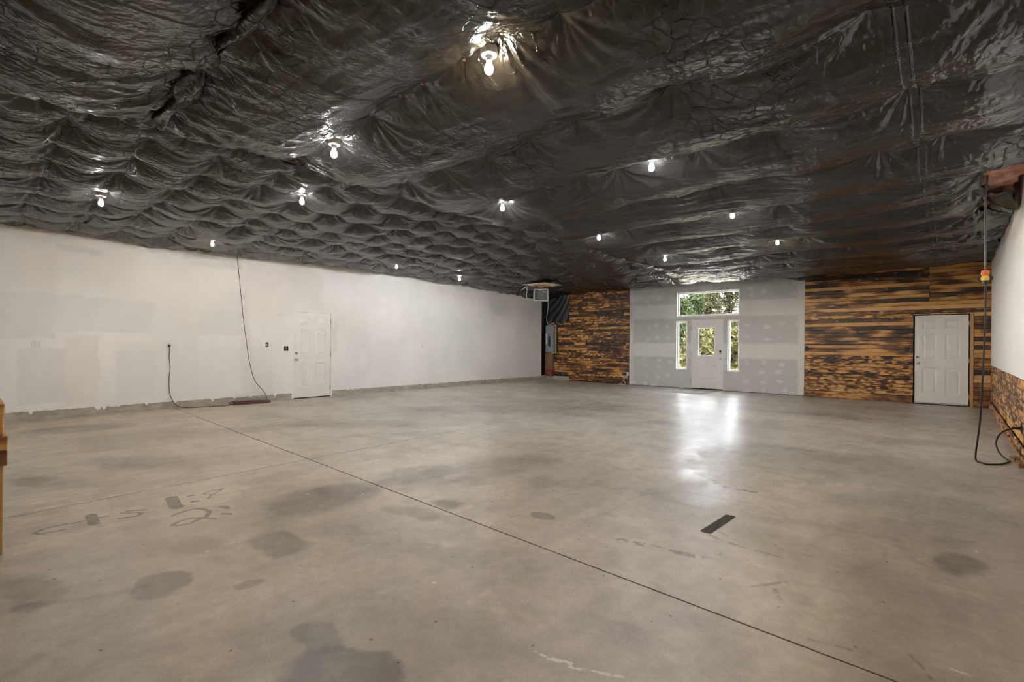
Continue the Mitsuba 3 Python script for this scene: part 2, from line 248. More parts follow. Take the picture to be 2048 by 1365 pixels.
mat('dark_timber', proc(lambda p, n, uv: mix((.16, .09, .045), (.05, .03, .02), fbm(p.y * 1.5, p.z * 8, 3, 3))), .6)
mat('plain_black_plastic', (.018, .018, .022), .32, spec=.5)
mat('black_void', (.012, .012, .012), .9)
mat('white_paint', (.80, .795, .78), .35)
mat('grey_door_paint', (.76, .755, .75), .35)
mat('white_vinyl', (.84, .84, .83), .35)
mat('white_porcelain', (.80, .77, .70), .22)
mat('white_plate', (.76, .76, .75), .3)
mat('black_box', (.012, .012, .013), .5)
mat('chrome', (.62, .60, .56), .18, metal=1.0)
mat('brass', (.65, .50, .24), .3, metal=1.0)
mat('galvanised', (.42, .45, .48), .45, metal=.6)
mat('panel_grey', (.235, .265, .29), .45)
mat('heater_grey', (.30, .31, .31), .4, metal=.2)
mat('grey_rod', (.10, .10, .10), .4)
mat('copper_cap', (.75, .22, .07), .4)
mat('black_rubber', (.014, .014, .014), .45)
mat('brown_cord', (.085, .038, .028), .5)
mat('white_cable', (.62, .62, .60), .45)
mat('orange_plastic', (.85, .16, .03), .4)
mat('yellow_plastic', (.85, .58, .05), .4)
mat('kraft_paper', proc(lambda p, n, uv: mix((.26, .145, .08), (.15, .08, .045), fbm(p.x * 6, p.y * 9, p.z * 3, 3))), .7)
mat('pink_insulation', proc(lambda p, n, uv: mix((.45, .19, .13), (.66, .42, .32), smoothstep(.3, .7, fbm(p.x * 14, p.y * 14, p.z * 14, 3)))), .9)
mat('red_wrap', (.20, .035, .035), .5)
mat('door_mat', proc(lambda p, n, uv: mix((.15, .148, .14), (.23, .225, .215), fbm(p.x * 40, p.y * 40, 1, 2))), .9)
mat('mesh_tape', proc(lambda p, n, uv: mix((.07, .062, .05), (.16, .145, .12), fbm(p.x * 90, p.y * 90, 2, 3))), .8)
mat('bark', proc(lambda p, n, uv: mix((.03, .022, .017), (.06, .045, .035), fbm(p.x * 20, p.y * 20, p.z * 4, 3))), .9)
mat('dry_ground', proc(lambda p, n, uv: mix((.24, .18, .085), (.16, .15, .06), fbm(p.x * .8, p.y * .8, 2, 4)) * (.8 + .4 * fbm(p.x * 9, p.y * 9, 2, 2))), .95)
mat('boulder_stone', proc(lambda p, n, uv: mix((.16, .105, .062), (.13, .09, .06), fbm(p.x * 3, p.y * 3, p.z * 3, 3))), .9)
mat('pale_concrete', proc(lambda p, n, uv: mix((.60, .59, .56), (.52, .51, .48), fbm(p.x, p.y, 2, 4))), .9)
mat('siding', (.5, .5, .48), .8)
def leaf(name, c, trans):
    scene[name] = {'type': 'principledthin', 'base_color': rgb(*c), 'roughness': .5, 'diff_trans': trans, 'spec_trans': 0.0}
leaf('pine_leaf', (.026, .036, .017), .25); leaf('yellow_leaf', (.056, .057, .024), .25); leaf('olive_leaf', (.030, .031, .017), .25); leaf('straw_blade', (.22, .17, .06), .4)
scene['window_glass'] = {'type': 'thindielectric', 'int_ior': 1.5}

# ------------------------------------------------------------------ structure: floor
X0, X1, Y0, Y1 = -6.5, D_ + .16, RW - .12, W_ + .14
TOP = 3.72
def floor_slab(poly):
    m = trimesh.creation.extrude_polygon(poly, .0058); m.apply_translation((0, 0, -.0058)); return m
jv = lambda y: 2.445 + .032 * y
ju = lambda x: 5.19 + .078 * x
cv, cu = .0055, .0045                                   # half widths of the sawn joint and of the fine cracked joint
ix = jv(5.4); iy = ju(ix)
quads = [[(X0, Y0), (jv(Y0) - cv, Y0), (ix - cv, iy - cu), (X0, ju(X0) - cu)], [(jv(Y0) + cv, Y0), (X1, Y0), (X1, ju(X1) - cu), (ix + cv, iy - cu)],
         [(X0, ju(X0) + cu), (ix - cv, iy + cu), (jv(Y1) - cv, Y1), (X0, Y1)], [(ix + cv, iy + cu), (X1, ju(X1) + cu), (X1, Y1), (jv(Y1) + cv, Y1)]]
for q in quads: add(nkey('floor__slab'), floor_slab(sg.Polygon(q)), 'concrete_floor')
add('floor__joint_bed', box(X0, X1, Y0, Y1, -.2, -.006), 'dark_gap')
tag('floor', kind='structure')

# ------------------------------------------------------------------ structure: left wall
def jagged(x0, x1, z, amp, step, rng):
    xs = np.arange(x0, x1, step); zs = z + amp * (rng.random(len(xs)) - .5)
    return list(zip(xs, zs)) + [(x1, z)]
rj = np.random.default_rng(11)
LZ = .139
low = jagged(X0, 5.105, LZ, .012, .035, rj)
for k in rj.choice(len(low) - 12, 26, replace=False) + 4: low[k] = (low[k][0], LZ - rj.uniform(.02, .07))       # paint drips
lowr = jagged(6.105, 14.41, LZ, .012, .035, rj)
for k in rj.choice(len(lowr) - 6, 22, replace=False) + 2: lowr[k] = (lowr[k][0], LZ - rj.uniform(.01, .04))
out = low + [(5.105, 0), (5.135, 0), (5.135, 2.05), (6.085, 2.05), (6.085, 0), (6.105, 0)] + lowr + [(14.41, TOP), (X0, TOP)]
wl = sg.Polygon(out).difference(rect(4.522, 1.212, 4.578, 1.312)).difference(rect(4.928, 1.127, 5.02, 1.227))
add('wall_left', mapv(prism(wl, -.13, 0.0), left_wall(0)), 'painted_drywall'); add('wall_left__sheathing', box(X0, X1, W_ + .14, W_ + .16, -.1, TOP), 'black_void'); tag('wall_left', kind='structure')
def curb(u0, u1, seed):
    r = np.random.default_rng(seed); n = int((u1 - u0) / .05) + 2
    us = np.linspace(u0, u1, n); v = []; f = []
    prof = [(.13, 0), (0, 0), (0, .06), (-.001, .12), (.004, .152), (.13, .156)]
    for i, u in enumerate(us):
        for (dv, z) in prof: v.append((u, W_ + .004 + dv + .003 * (r.random() - .5) * (dv < .05), max(0, z + .006 * (r.random() - .5) * (z > .1))))
    k = len(prof)
    for i in range(n - 1):
        for j in range(k - 1):
            a, b, c, d = i * k + j, i * k + j + 1, (i + 1) * k + j + 1, (i + 1) * k + j
            f += [(a, b, c), (a, c, d)]
    for i0 in (0, (n - 1) * k): f += [(i0, i0 + j, i0 + j + 1) for j in range(1, k - 1)]
    return trimesh.Trimesh(v, f, process=False)
add('baseboard_left__curb', curb(X0, 5.10, 1), 'concrete_curb'); add('baseboard_left__curb_001', curb(6.11, D_, 2), 'concrete_curb'); tag('baseboard_left', kind='structure')
add('trim_1__curb', mapv(box(-.02, 1.01, 0, .07, 0, .15, .008), back_wall(W_)), 'concrete_curb'); tag('trim_1', kind='structure')

# ------------------------------------------------------------------ structure: back wall
VL, VR = 7.975, 2.885                                   # the drywall runs between these; burnt planks to both sides
body = sg.Polygon([(-W_ - .14, -.05), (-RW + .12, -.05), (-RW + .12, TOP), (-W_ - .14, TOP)])
op = {'transom': (4.505, 6.36, 2.193, 2.949), 'left': (6.02, 6.38, .567, 2.072), 'right': (4.505, 4.846, .567, 2.08), 'door': (4.955, 5.91, -.02, 2.095), 'rdoor': (-.31, .65, -.02, 2.06)}
for (a, b, c, d) in op.values(): body = body.difference(rect(-b, c, -a, d))
dry = rect(-VL, .012, -VR, TOP)
for (a, b, c, d) in op.values(): dry = dry.difference(rect(-b, c, -a, d))
BW = lambda x, y, z: (D_ - y, -x, z)
add('wall_back__frame', mapv(prism(body, -.16, -.012), BW), 'black_void'); add('wall_back__drywall', mapv(prism(dry, -.012, .004), BW), 'mudded_drywall')
def plank(a0, a1, z0, z1, th, base, style, frame, key, bsdf, r):
    b = .004
    m = box(a0 + .0007, a1 - .0007, base, base + th, z0 + .0006, z1 - .0006, b)
    uv = np.stack([np.full(len(m.vertices), r.random()), 10 * round(style * 10) + np.clip((m.vertices[:, 2] - z0) / (z1 - z0), 0, 1)], -1)
    add(nkey(key), mapv(m, frame), bsdf, uv=uv)
rp = np.random.default_rng(21)
def row_planks(lo, hi, z0, z1, cuts, style, key, frame, bsdf, base=0.0, r=rp, th=.016):
    xs = [lo] + sorted(c for c in cuts if lo + .12 < c < hi - .12) + [hi]
    for a, b in zip(xs[:-1], xs[1:]): plank(a, b, z0, z1, th + r.uniform(-.0022, .0022), base, style, frame, key, bsdf, r)
PH = .0915
z = .172; i = 0
while z < 3.42:                                         # right burnt wall: long boards, three of their joints show
    z1 = z + PH
    st = 0.0 if z > 1.08 else 1.0
    st = .65 if 1.98 < z < 2.12 else st
    cuts = [-.38] if z > 2.2 else []
    if z > 2.2 and i % 3 == 0: cuts.append(-1.87 + .03 * (i % 2))
    if z < 2.1: cuts = [-1.75] if i % 7 == 2 else []
    if z1 > 2.09 and z < 2.09: z1 = max(z1, 2.09)
    if z < 2.06:
        row_planks(-VR, -.66, z, min(z1, 9), cuts, st, 'wall_back__plank', BW, 'burnt_wood_back')
        row_planks(.375, -RW, z, z1, [], .25, 'wall_back__plank', BW, 'burnt_wood_back')
    else: row_planks(-VR, -RW, z, z1, cuts, st, 'wall_back__plank', BW, 'burnt_wood_back')
    z = z1; i += 1
z = .02; i = 0
while z < 3.4:                                          # left burnt wall: short offcuts, fitted round the breaker panel
    z1 = z + PH
    lo = -10.45 if z < .13 else -11.28 if z1 < 1.03 else -10.92 if z1 < 2.14 else -10.41
    cuts, a = [], lo + rp.uniform(.15, .9)
    while a < -VL: cuts.append(a); a += rp.uniform(.3, 1.15) if z < 2.1 else rp.uniform(.8, 2.4)
    st = float(rp.choice([0, .3, .8])) if z > .9 else float(rp.choice([.2, .7, 1.0]))
    row_planks(lo, -VL, z, z1, cuts, st, 'wall_back__plank', BW, 'burnt_wood_back')
    z = z1; i += 1
tag('wall_back', kind='structure')
# burnt baseboards of the right half and of the right wall
def trim_board(key, a0, a1, frame, bsdf, h=.168, th=.02, style=.3):
    m = box(a0, a1, .012, .012 + th, .003, h, .003)
    add(key, mapv(m, frame), bsdf, uv=np.tile([[rp.random(), 10 * round(style * 10) + .5]], (len(m.vertices), 1)))
trim_board('baseboard_back__board', -VR, -.665, BW, 'burnt_wood_back'); trim_board('baseboard_back__board_001', .375, -RW, BW, 'burnt_wood_back'); tag('baseboard_back', kind='structure')

# ------------------------------------------------------------------ structure: right wall with its wainscot, rear wall
add('wall_right', box(X0, X1, RW - .12, RW, .9, TOP), 'white_wall')
RWF = lambda x, y, z: (-x, RW + y, z)                   # local x = -u
add('wall_right__backing', box(X0, D_, RW - .12, RW - .014, 0, .9), 'black_void')
z = .168; i = 0
rw = np.random.default_rng(5)
while z < .92:
    z1 = min(z + .1275, .933); cuts, a = [], -14.78 + rw.uniform(.3, 1.2)
    while a < -3: cuts.append(a); a += rw.uniform(.5, 1.5)
    row_planks(-14.78, -3.0, z, z1, cuts, float(rw.choice([.4, .8, 1.0])), 'wall_right__plank', RWF, 'burnt_wood_side', base=-.013, r=rw); z = z1
add('wall_right__plank_rear', box(X0, 3.0, RW - .013, RW + .003, .168, .933), 'burnt_wood_side', uv=np.tile([[.3, 60.5]], (8, 1)))
tag('wall_right', kind='structure')
for k, (a, b) in enumerate(((-14.78, -11.6), (-11.6, -8.9), (-8.9, -6.0), (-6.0, -3.0))):
    trim_board('baseboard_right__board' + (f'_{k:03d}' if k else ''), a, b, RWF, 'burnt_wood_side', th=.02, style=.8)
tag('baseboard_right', kind='structure')
add('wall_rear', box(X0 - .12, X0, Y0, Y1, 0, TOP), 'dark_timber'); tag('wall_rear', kind='structure')

# ------------------------------------------------------------------ structure: doors
def raised_panel(w, h, d=.010):                         # a moulded panel: its rim meets the slab face, its field stands in a moat
    rings = [(0, 0), (.012, -d * .5), (.02, -d), (.032, -d), (.055, -.002)]
    v, f = [], []
    for ins, y in rings: v += [(ins, y, ins), (w - ins, y, ins), (w - ins, y, h - ins), (ins, y, h - ins)]
    for k in range(len(rings) - 1):
        for j in range(4):
            a, b, c, e = 4 * k + j, 4 * k + (j + 1) % 4, 4 * k + 4 + (j + 1) % 4, 4 * k + 4 + j
            f += [(a, b, c), (a, c, e)]
    o = 4 * (len(rings) - 1); f += [(o, o + 1, o + 2), (o, o + 2, o + 3)]
    return trimesh.Trimesh(v, f, process=False)
def make_door(root, w, h, t, panels, frame, bsdf, hole=None, y0=0.0):
    face = rect(0, 0, w, h)
    for (x, z, pw, ph) in panels: face = face.difference(rect(x, z, x + pw, z + ph))
    if hole: face = face.difference(rect(*hole))
    back = rect(0, 0, w, h)
    if hole: back = back.difference(rect(*hole))
    add(root + '__slab', mapv(join(prism(face, y0 - .011, y0), prism(back, y0 - t, y0 - .0112)), frame), bsdf)
    for (x, z, pw, ph) in panels:
        m = raised_panel(pw, ph); m.apply_translation((x, y0, z)); add(nkey(root + '__panel'), mapv(m, frame), bsdf)
    tag(root, kind='structure')
def six(w):                                             # six panels of a 0.91 m slab
    a, b, pw = .135 * w / .91, .525 * w / .91, .25 * w / .91
    return [(x, z, pw, ph) for x in (a, b) for z, ph in ((.235, .585), (1.0, .60), (1.72, .2))]
def knob(y, r=.026, proj=.06):
    prof = [(0.0, 0), (.032, 0), (.032, .006), (.012, .012), (.011, .03), (r * .8, .036), (r, proj * .75), (r * .85, proj), (0, proj + .002)]
    m = lathe(prof, 24); v = np.array(m.vertices); return trimesh.Trimesh(np.stack([v[:, 0], y + v[:, 2], v[:, 1]], -1), np.array(m.faces)[:, ::-1], process=False)
def sh(m, x, z): m = m.copy(); m.apply_translation((x, 0, z)); return m
def deadbolt(y):
    m = lathe([(0, 0), (.03, 0), (.03, .006), (.024, .014), (.0, .014)], 24); v = np.array(m.vertices)
    m = trimesh.Trimesh(np.stack([v[:, 0], y + v[:, 2], v[:, 1]], -1), np.array(m.faces)[:, ::-1], process=False)
    return join(m, box(-.004, .004, y + .012, y + .03, -.014, .014, .002))
# door 1: white six panel door of the left wall
fr = left_wall(5.155, .022)
make_door('door_1', .905, 2.008, .044, six(.905), fr, 'white_paint', y0=-.006)
jamb = rect(-.02, -.022, .93, 2.028).difference(rect(-.0035, -.03, .9085, 2.0115))
add('door_1__frame', mapv(prism(jamb, -.12, 0.001), fr), 'white_paint')
add('door_1__threshold', mapv(box(-.01, .915, -.1, -.006, -.022, -.006), fr), 'black_void')
add('door_1__stop', mapv(box(-.02, .93, -.135, -.07, -.02, 2.03), fr), 'black_void')
add('door_1__knob', mapv(sh(join(knob(-.006), box(-.075, .005, .035, .049, -.009, .009, .005)), .06, .895), fr), 'chrome'); add('door_1__deadbolt', mapv(sh(deadbolt(-.006), .06, 1.04), fr), 'chrome')
for zz in (.20, 1.02, 1.80): add(nkey('door_1__hinge'), mapv(join(sh(box(-.012, .012, -.008, .0035, -.05, .05, .002), .9075, zz), sh(at(lathe([(0, -.05), (.007, -.05), (.007, .05), (0, .05)], 10), y=.006), .9075, zz)), fr), 'brass')
# door 2: front entrance door with a lite
fr = back_wall(5.892, .025)
make_door('door_2', .918, 2.05, .045, [(.20, .275, .53, .44)], fr, 'grey_door_paint', hole=(.175, .985, .70, 1.85), y0=-.02)
jamb = rect(-.018, -.02, .936, 2.07).difference(rect(-.003, -.03, .921, 2.053))
add('door_2__frame', mapv(prism(jamb, -.14, -.004), fr), 'white_paint'); add('door_2__threshold', mapv(box(-.01, .928, -.12, -.01, -.022, .008, .003), fr), 'dark_gap')
ring = rect(.16, .97, .715, 1.865).difference(rect(.213, 1.0, .672, 1.805))
add('door_2__glazing_frame', mapv(prism(ring, -.07, -.004), fr), 'white_vinyl'); add('door_2__pane', mapv(quad(.2, .68, .98, 1.82, -.043), fr), 'window_glass')
add('door_2__stop', mapv(prism(rect(-.015, -.02, .933, 2.065).difference(rect(.02, .03, .898, 2.03)), -.12, -.07), fr), 'white_paint')
add('door_2__keypad_lock', mapv(box(.825, .885, -.02, .012, 1.045, 1.155, .006), fr), 'galvanised'); add('door_2__keypad_lock__screen', mapv(box(.83, .88, .0121, .014, 1.10, 1.15, .001), fr), 'black_box')
add('door_2__knob', mapv(sh(knob(-.02), .86, .90), fr), 'chrome')
for zz in (.22, 1.03, 1.80): add(nkey('door_2__hinge'), mapv(sh(box(-.012, .01, -.02, -.001, -.05, .05, .002), -.003, zz), fr), 'galvanised')
# door 3: white six panel door in the burnt wall
fr = back_wall(.63, .02)
make_door('door_3', .918, 2.02, .045, six(.918), fr, 'white_paint', y0=.012)
add('door_3__sweep', mapv(box(0, .918, .0122, .020, .002, .03, .002), fr), 'galvanised')
add('door_3__threshold', mapv(box(-.03, .95, -.1, .008, -.02, 0), fr), 'black_void')
jamb = rect(-.02, -.02, .94, 2.04).difference(rect(-.004, -.03, .922, 2.0245))
add('door_3__frame', mapv(prism(jamb, -.1, .004), fr), 'black_void')
for k, (a, b, c, d) in enumerate(((.94, 1.0, -.017, 2.045), (-.03, 1.0, 2.045, 2.065))):
    m = box(a, b, -.01, .03, c, d, .003); add('door_3__casing' + ('_001' if k else ''), mapv(m, fr), 'raw_wood' if k == 0 else 'burnt_wood_back', **({} if k == 0 else {'uv': np.tile([[.7, 20.5]], (len(m.vertices), 1))}))
add('door_3__stop', mapv(box(-.02, .94, -.14, -.06, -.02, 2.05), fr), 'black_void')
add('door_3__knob', mapv(sh(knob(.012), .05, .93), fr), 'chrome'); add('door_3__deadbolt', mapv(sh(deadbolt(.012), .05, 1.065), fr), 'chrome')
for zz in (.2, 1.0, 1.82): add(nkey('door_3__hinge'), mapv(sh(box(-.008, .014, .004, .024, -.05, .05, .002), .922, zz), fr), 'brass')

# ------------------------------------------------------------------ structure: windows
def window(n, a, b, c, d):
    root = f'window_{n}'; F = BW
    o = rect(-b + .001, c + .001, -a - .001, d - .001); liner = o.difference(o.buffer(-.012, join_style=2))
    add(root + '__reveal', mapv(prism(liner, -.05, .0045), F), 'white_paint')
    fro = o.buffer(-.012, join_style=2); ring = fro.difference(fro.buffer(-.034, join_style=2)); bead = fro.buffer(-.034, join_style=2); bead = bead.difference(bead.buffer(-.014, join_style=2))
    add(root + '__frame', mapv(join(prism(ring, -.13, -.05), prism(bead, -.115, -.066)), F), 'white_vinyl')
    x0, z0, x1, z1 = fro.buffer(-.04, join_style=2).bounds
    add(root + '__pane', mapv(quad(x0, x1, z0, z1, -.09), F), 'window_glass')
    tag(root, kind='structure')
window(1, *op['transom']); window(2, *op['left']); window(3, *op['right'])

# ------------------------------------------------------------------ structure: ceiling of stapled black plastic
LAMPS = [(2.326, 2.299, 3.135), (2.363, 4.404, 3.11), (1.177, 8.065, 3.06), (2.913, 6.238, 3.12), (3.034, 10.014, 3.08), (6.801, 9.721, 3.1), (9.044, 10.008, 3.06), (4.83, 4.5, 3.13), (4.725, 2.31, 3.135), (7.234, 4.487, 3.13), (9.674, 4.417, 3.08), (9.595, 2.297, 3.13), (7.196, 2.296, 3.13)]
PINS = [(3.481, 0.35), (3.536, 1.556), (4.752, 1.222), (4.718, 0.249), (5.916, 0.052), (5.947, 0.535), (2.313, 2.529), (2.274, 2.134), (2.32, 2.999), (2.315, 3.278), (2.343, 3.738), (3.55, 2.442), (3.582, 3.038), (3.609, 3.63), (4.838, 3.301), (6.196, 4.864), (6.129, 4.159), (1.17, 5.344), (1.681, 5.423), (1.846, 5.306), (2.068, 5.362), (2.416, 5.298), (1.144, 4.183), (1.129, 3.908)]
def drape(u0, u1, v0, v1, pins, su, sv, steps, grid, seed=1, bend=.05, g=4e-5, damp=.96):
    """hangs a plastic sheet from pins (x, y, z) under its own weight; su, sv: length of the sheet over its span along x and y"""
    rng = np.random.default_rng(seed); P = None
    for lev, ds in enumerate(grid):
        nu, nv = int(round((u1 - u0) / ds)) + 1, int(round((v1 - v0) / ds)) + 1
        U, V = np.meshgrid(np.linspace(u0, u1, nu), np.linspace(v0, v1, nv), indexing='ij')
        du, dv = (u1 - u0) / (nu - 1), (v1 - v0) / (nv - 1)
        if P is None:
            n = gaussian_filter(rng.normal(size=U.shape), 2); n /= n.std(); X, Y, Z = U.copy(), V.copy(), 3.26 + .008 * n
        else:
            c = [np.linspace(0, P[0].shape[0] - 1, nu)[:, None].repeat(nv, 1), np.linspace(0, P[0].shape[1] - 1, nv)[None].repeat(nu, 0)]
            X, Y, Z = [map_coordinates(a, c, order=3, mode='nearest') for a in P]
            Z = Z + .0016 * rng.normal(size=Z.shape) * (ds / .02)
        Wt = np.ones(U.shape)
        for (a, b, z) in pins:
            i, j = int(round((a - u0) / du)), int(round((b - v0) / dv))
            if 0 <= i < nu and 0 <= j < nv: Wt[i, j] = 0; X[i, j] = u0 + i * du; Y[i, j] = v0 + j * dv; Z[i, j] = z
        SU, SV = su(U, V), sv(U, V); I, J = np.meshgrid(np.arange(nu), np.arange(nv), indexing='ij')
        f = lambda a: mi.Float(np.ascontiguousarray(a, np.float32).ravel())
        x, y, z = f(X), f(Y), f(Z); px, py, pz = mi.Float(x), mi.Float(y), mi.Float(z); w = f(Wt); nb = []
        for (a, b, k) in [(1, 0, 1), (-1, 0, 1), (0, 1, 1), (0, -1, 1), (1, 1, .6), (-1, -1, .6), (1, -1, .6), (-1, 1, .6), (2, 0, bend), (-2, 0, bend), (0, 2, bend), (0, -2, bend)]:
            ii, jj = I + a, J + b; ok = (ii >= 0) & (ii < nu) & (jj >= 0) & (jj < nv); ii, jj = np.clip(ii, 0, nu - 1), np.clip(jj, 0, nv - 1)
            rest = np.sqrt((a * du * .5 * (SU + SU[ii, jj])) ** 2 + (b * dv * .5 * (SV + SV[ii, jj])) ** 2)
            nb.append((mi.UInt32((ii * nv + jj).ravel().astype(np.uint32)), f(rest), f(np.where(ok, k, 0) * (.5 + .5 * (Wt[ii, jj] == 0)))))
        gz = mi.Float(g * ds / .08); dr.eval(w, nb)
        for it in range(steps[lev]):
            nx, ny, nz = x + (x - px) * damp * w, y + (y - py) * damp * w, z + ((z - pz) * damp - gz) * w
            px, py, pz = x, y, z; x, y, z = nx, ny, nz; dr.eval(x, y, z, px, py, pz)
            for s in range(2):
                cx, cy, cz = mi.Float(0), mi.Float(0), mi.Float(0)
                for (ix, rest, k) in nb:
                    ex, ey, ez = dr.gather(mi.Float, x, ix) - x, dr.gather(mi.Float, y, ix) - y, dr.gather(mi.Float, z, ix) - z
                    d = dr.sqrt(ex * ex + ey * ey + ez * ez) + 1e-9; m = (d - rest) / d * k
                    cx += ex * m; cy += ey * m; cz += ez * m
                q = w * (1 / 2.2); x, y, z = x + cx * q, y + cy * q, dr.minimum(z + cz * q, 3.31); dr.eval(x, y, z)
        P = [np.array(a).reshape(nu, nv).astype(float) for a in (x, y, z)]
    return P
def lump(seed, shape_scale):                            # smooth random field of the plan, for uneven slack
    r = np.random.default_rng(seed); k = r.normal(size=(14, 2)) * shape_scale; ph = r.uniform(0, 6.28, 14)
    return lambda U, V: sum(np.sin(k[i, 0] * U + k[i, 1] * V + ph[i]) for i in range(14)) / 2.65
def pull(P, pins, amp, seed, reach=.4, step=.10, fine=.004, ku=.9, kv=5.5):
    """tension wrinkles that fan out from the staples, and long shallow folds"""
    r = np.random.default_rng(seed); X, Y, Z = P; dz = np.zeros_like(Z); du, dv = X[1, 0] - X[0, 0], abs(Y[0, 1] - Y[0, 0])
    u0, v0 = X[0, 0], Y[0, 0]; su = (X[-1, 0] - u0) / (X.shape[0] - 1); sv = (Y[0, -1] - v0) / (X.shape[1] - 1)
    for (a, b, *_) in pins:
        i, j = int((a - u0) / su), int((b - v0) / sv); ni, nj = int(2.6 * reach / su), int(2.6 * reach / sv)
        s = np.s_[max(0, i - ni):max(0, i + ni), max(0, j - nj):max(0, j + nj)]
        ex, ey = X[s] - a, Y[s] - b
        if not ex.size: continue
        d = np.hypot(ex, ey); t = np.arctan2(ey, ex); w = np.zeros_like(d)
        for q in range(3):
            k = r.integers(5, 15); w += np.cos(k * t + r.uniform(0, 6.28) + .5 * np.sin(2 * t + r.uniform(0, 6.28)) * d / reach) * r.uniform(.4, 1)
        dz[s] += amp * r.uniform(.5, 1.2) * w / 2 * np.minimum(d / step, 1) * np.exp(-(d / reach) ** 1.5) * (.35 + .65 * (np.cos(t * r.integers(1, 3) + r.uniform(0, 6.28)) > -.2))
    q = np.stack([X * ku + .3 * Y, Y * kv + .3 * X, X * 0 + seed], -1).reshape(-1, 3); q2 = np.stack([X * ku * 2.6 + Y * 1.5, Y * kv * 2.6 - X * 1.5, X * 0 + seed + 9], -1).reshape(-1, 3)
    f = np.asarray(meshkit.fbm(q)).reshape(X.shape); f2 = np.asarray(meshkit.fbm(q2)).reshape(X.shape)
    dz += fine * ((np.abs(f - f.mean()) / (f.std() + 1e-9) - .8) * .8 + .35 * (f2 - f2.mean()) / (f2.std() + 1e-9))
    return [X, Y, Z + dz]
def sheet_mesh(P, keep=None):
    nu, nv = P[0].shape; v = np.stack([a.ravel() for a in P], -1); I, J = np.meshgrid(np.arange(nu - 1), np.arange(nv - 1), indexing='ij')
    a = (I * nv + J).ravel(); q = np.stack([a, a + 1, a + nv + 1, a + nv], -1)
    if keep is not None:
        q = q[keep[q].all(1)]
    f = np.vstack([q[:, [0, 1, 2]], q[:, [0, 2, 3]]]); used = np.unique(f); re = np.zeros(len(v), int); re[used] = np.arange(len(used))
    return trimesh.Trimesh(v[used], re[f], process=False)
rc = np.random.default_rng(3)
BACKZ = [(-.642, 3.25), (-.22, 3.28), (.28, 3.30), (.9, 3.17), (1.3, 3.24), (1.6, 3.28), (2.0, 3.29), (2.32, 3.15), (2.6, 3.06), (2.88, 3.03), (3.05, 3.07), (3.48, 3.21), (3.85, 3.27), (4.9, 3.28), (6.4, 3.255), (7.2, 3.23), (8.0, 3.19), (9.5, 3.18), (10.5, 3.13), (11.39, 3.02)]
backz = lambda v: float(np.interp(v, *zip(*BACKZ)))
LEFTZ = [(-2, 3.22), (.41, 3.22), (1.45, 3.255), (2.39, 3.16), (3.1, 3.19), (3.88, 3.25), (5.2, 3.26), (6.57, 3.29), (7.8, 3.25), (8.95, 3.23), (10.32, 3.17), (11.6, 3.13), (13.17, 3.05), (14.3, 2.90), (14.8, 2.9)]
leftz = lambda u: float(np.interp(u, *zip(*LEFTZ)))
SEAM = 5.42
GA, SA = [.08, .04, .02, .015], [500, 400, 260, 160]
# sheet over the right half: trusses every 1.215 m, few staples
pa = [(a, b, 3.295) for a, b in PINS if a > 1.14] + [(a, b, 3.29) for a, b, c in LAMPS if b < 5.3]
for k in range(12):
    u = 1.115 + 1.215 * k; v = RW + rc.uniform(.1, .5)
    while v < 5.25:
        near = min([99] + [abs(v - b) + 3 * abs(u - a) for a, b, *_ in pa])
        if near > .42: pa.append((u + rc.uniform(-.04, .04), v, 3.30 - rc.uniform(0, .015)))
        v += rc.uniform(.42, 1.0) if k > 3 else rc.uniform(.6, 1.1)
u = 1.13
while u < 14.8: pa.append((u, SEAM, 3.285)); u += rc.uniform(.3, .62)
u = 1.13
TORN = (7.3, 9.6)
while u < 14.8:
    if not TORN[0] < u < TORN[1]: pa.append((u, RW + .008, rc.uniform(3.17, 3.28)))
    u += rc.uniform(.22, .5)
for u in (7.3, 7.6, 8.2, 8.9, 9.6): pa.append((u, -.33 + .1 * abs(u - 8.5), 3.285))
for v in np.arange(RW + .1, 5.4, .16): pa.append((14.785, v, backz(v)))
for v in np.arange(RW + .1, 5.4, .55): pa.append((1.13, v + rc.uniform(-.1, .1), 3.29))
l1, l2, l3 = lump(31, 1.6), lump(32, 1.2), lump(33, 7.0)
PA = drape(1.13, 14.785, RW + .008, SEAM, pa, lambda U, V: 1.034 + .010 * l1(U, V) + .003 * l3(U, V), lambda U, V: .992 + .005 * l2(U, V) + .012 * np.clip((V - 3.3) / 2, 0, 1), SA, GA, seed=4)
uu, vv = np.meshgrid(np.linspace(1.13, 14.785, PA[0].shape[0]), np.linspace(RW + .008, SEAM, PA[0].shape[1]), indexing='ij')
keep = ~((uu > TORN[0] + .05) & (uu < TORN[1] - .05) & (vv < -.36 + .1 * np.abs(uu - 8.5) + .03 * np.sin(uu * 9)))
add('ceiling__plastic_sheet', sheet_mesh(pull(PA, pa, .017, 11, reach=.66, step=.14, fine=.0075, ku=5.0, kv=.8), keep.ravel()), 'black_plastic', smooth=True)
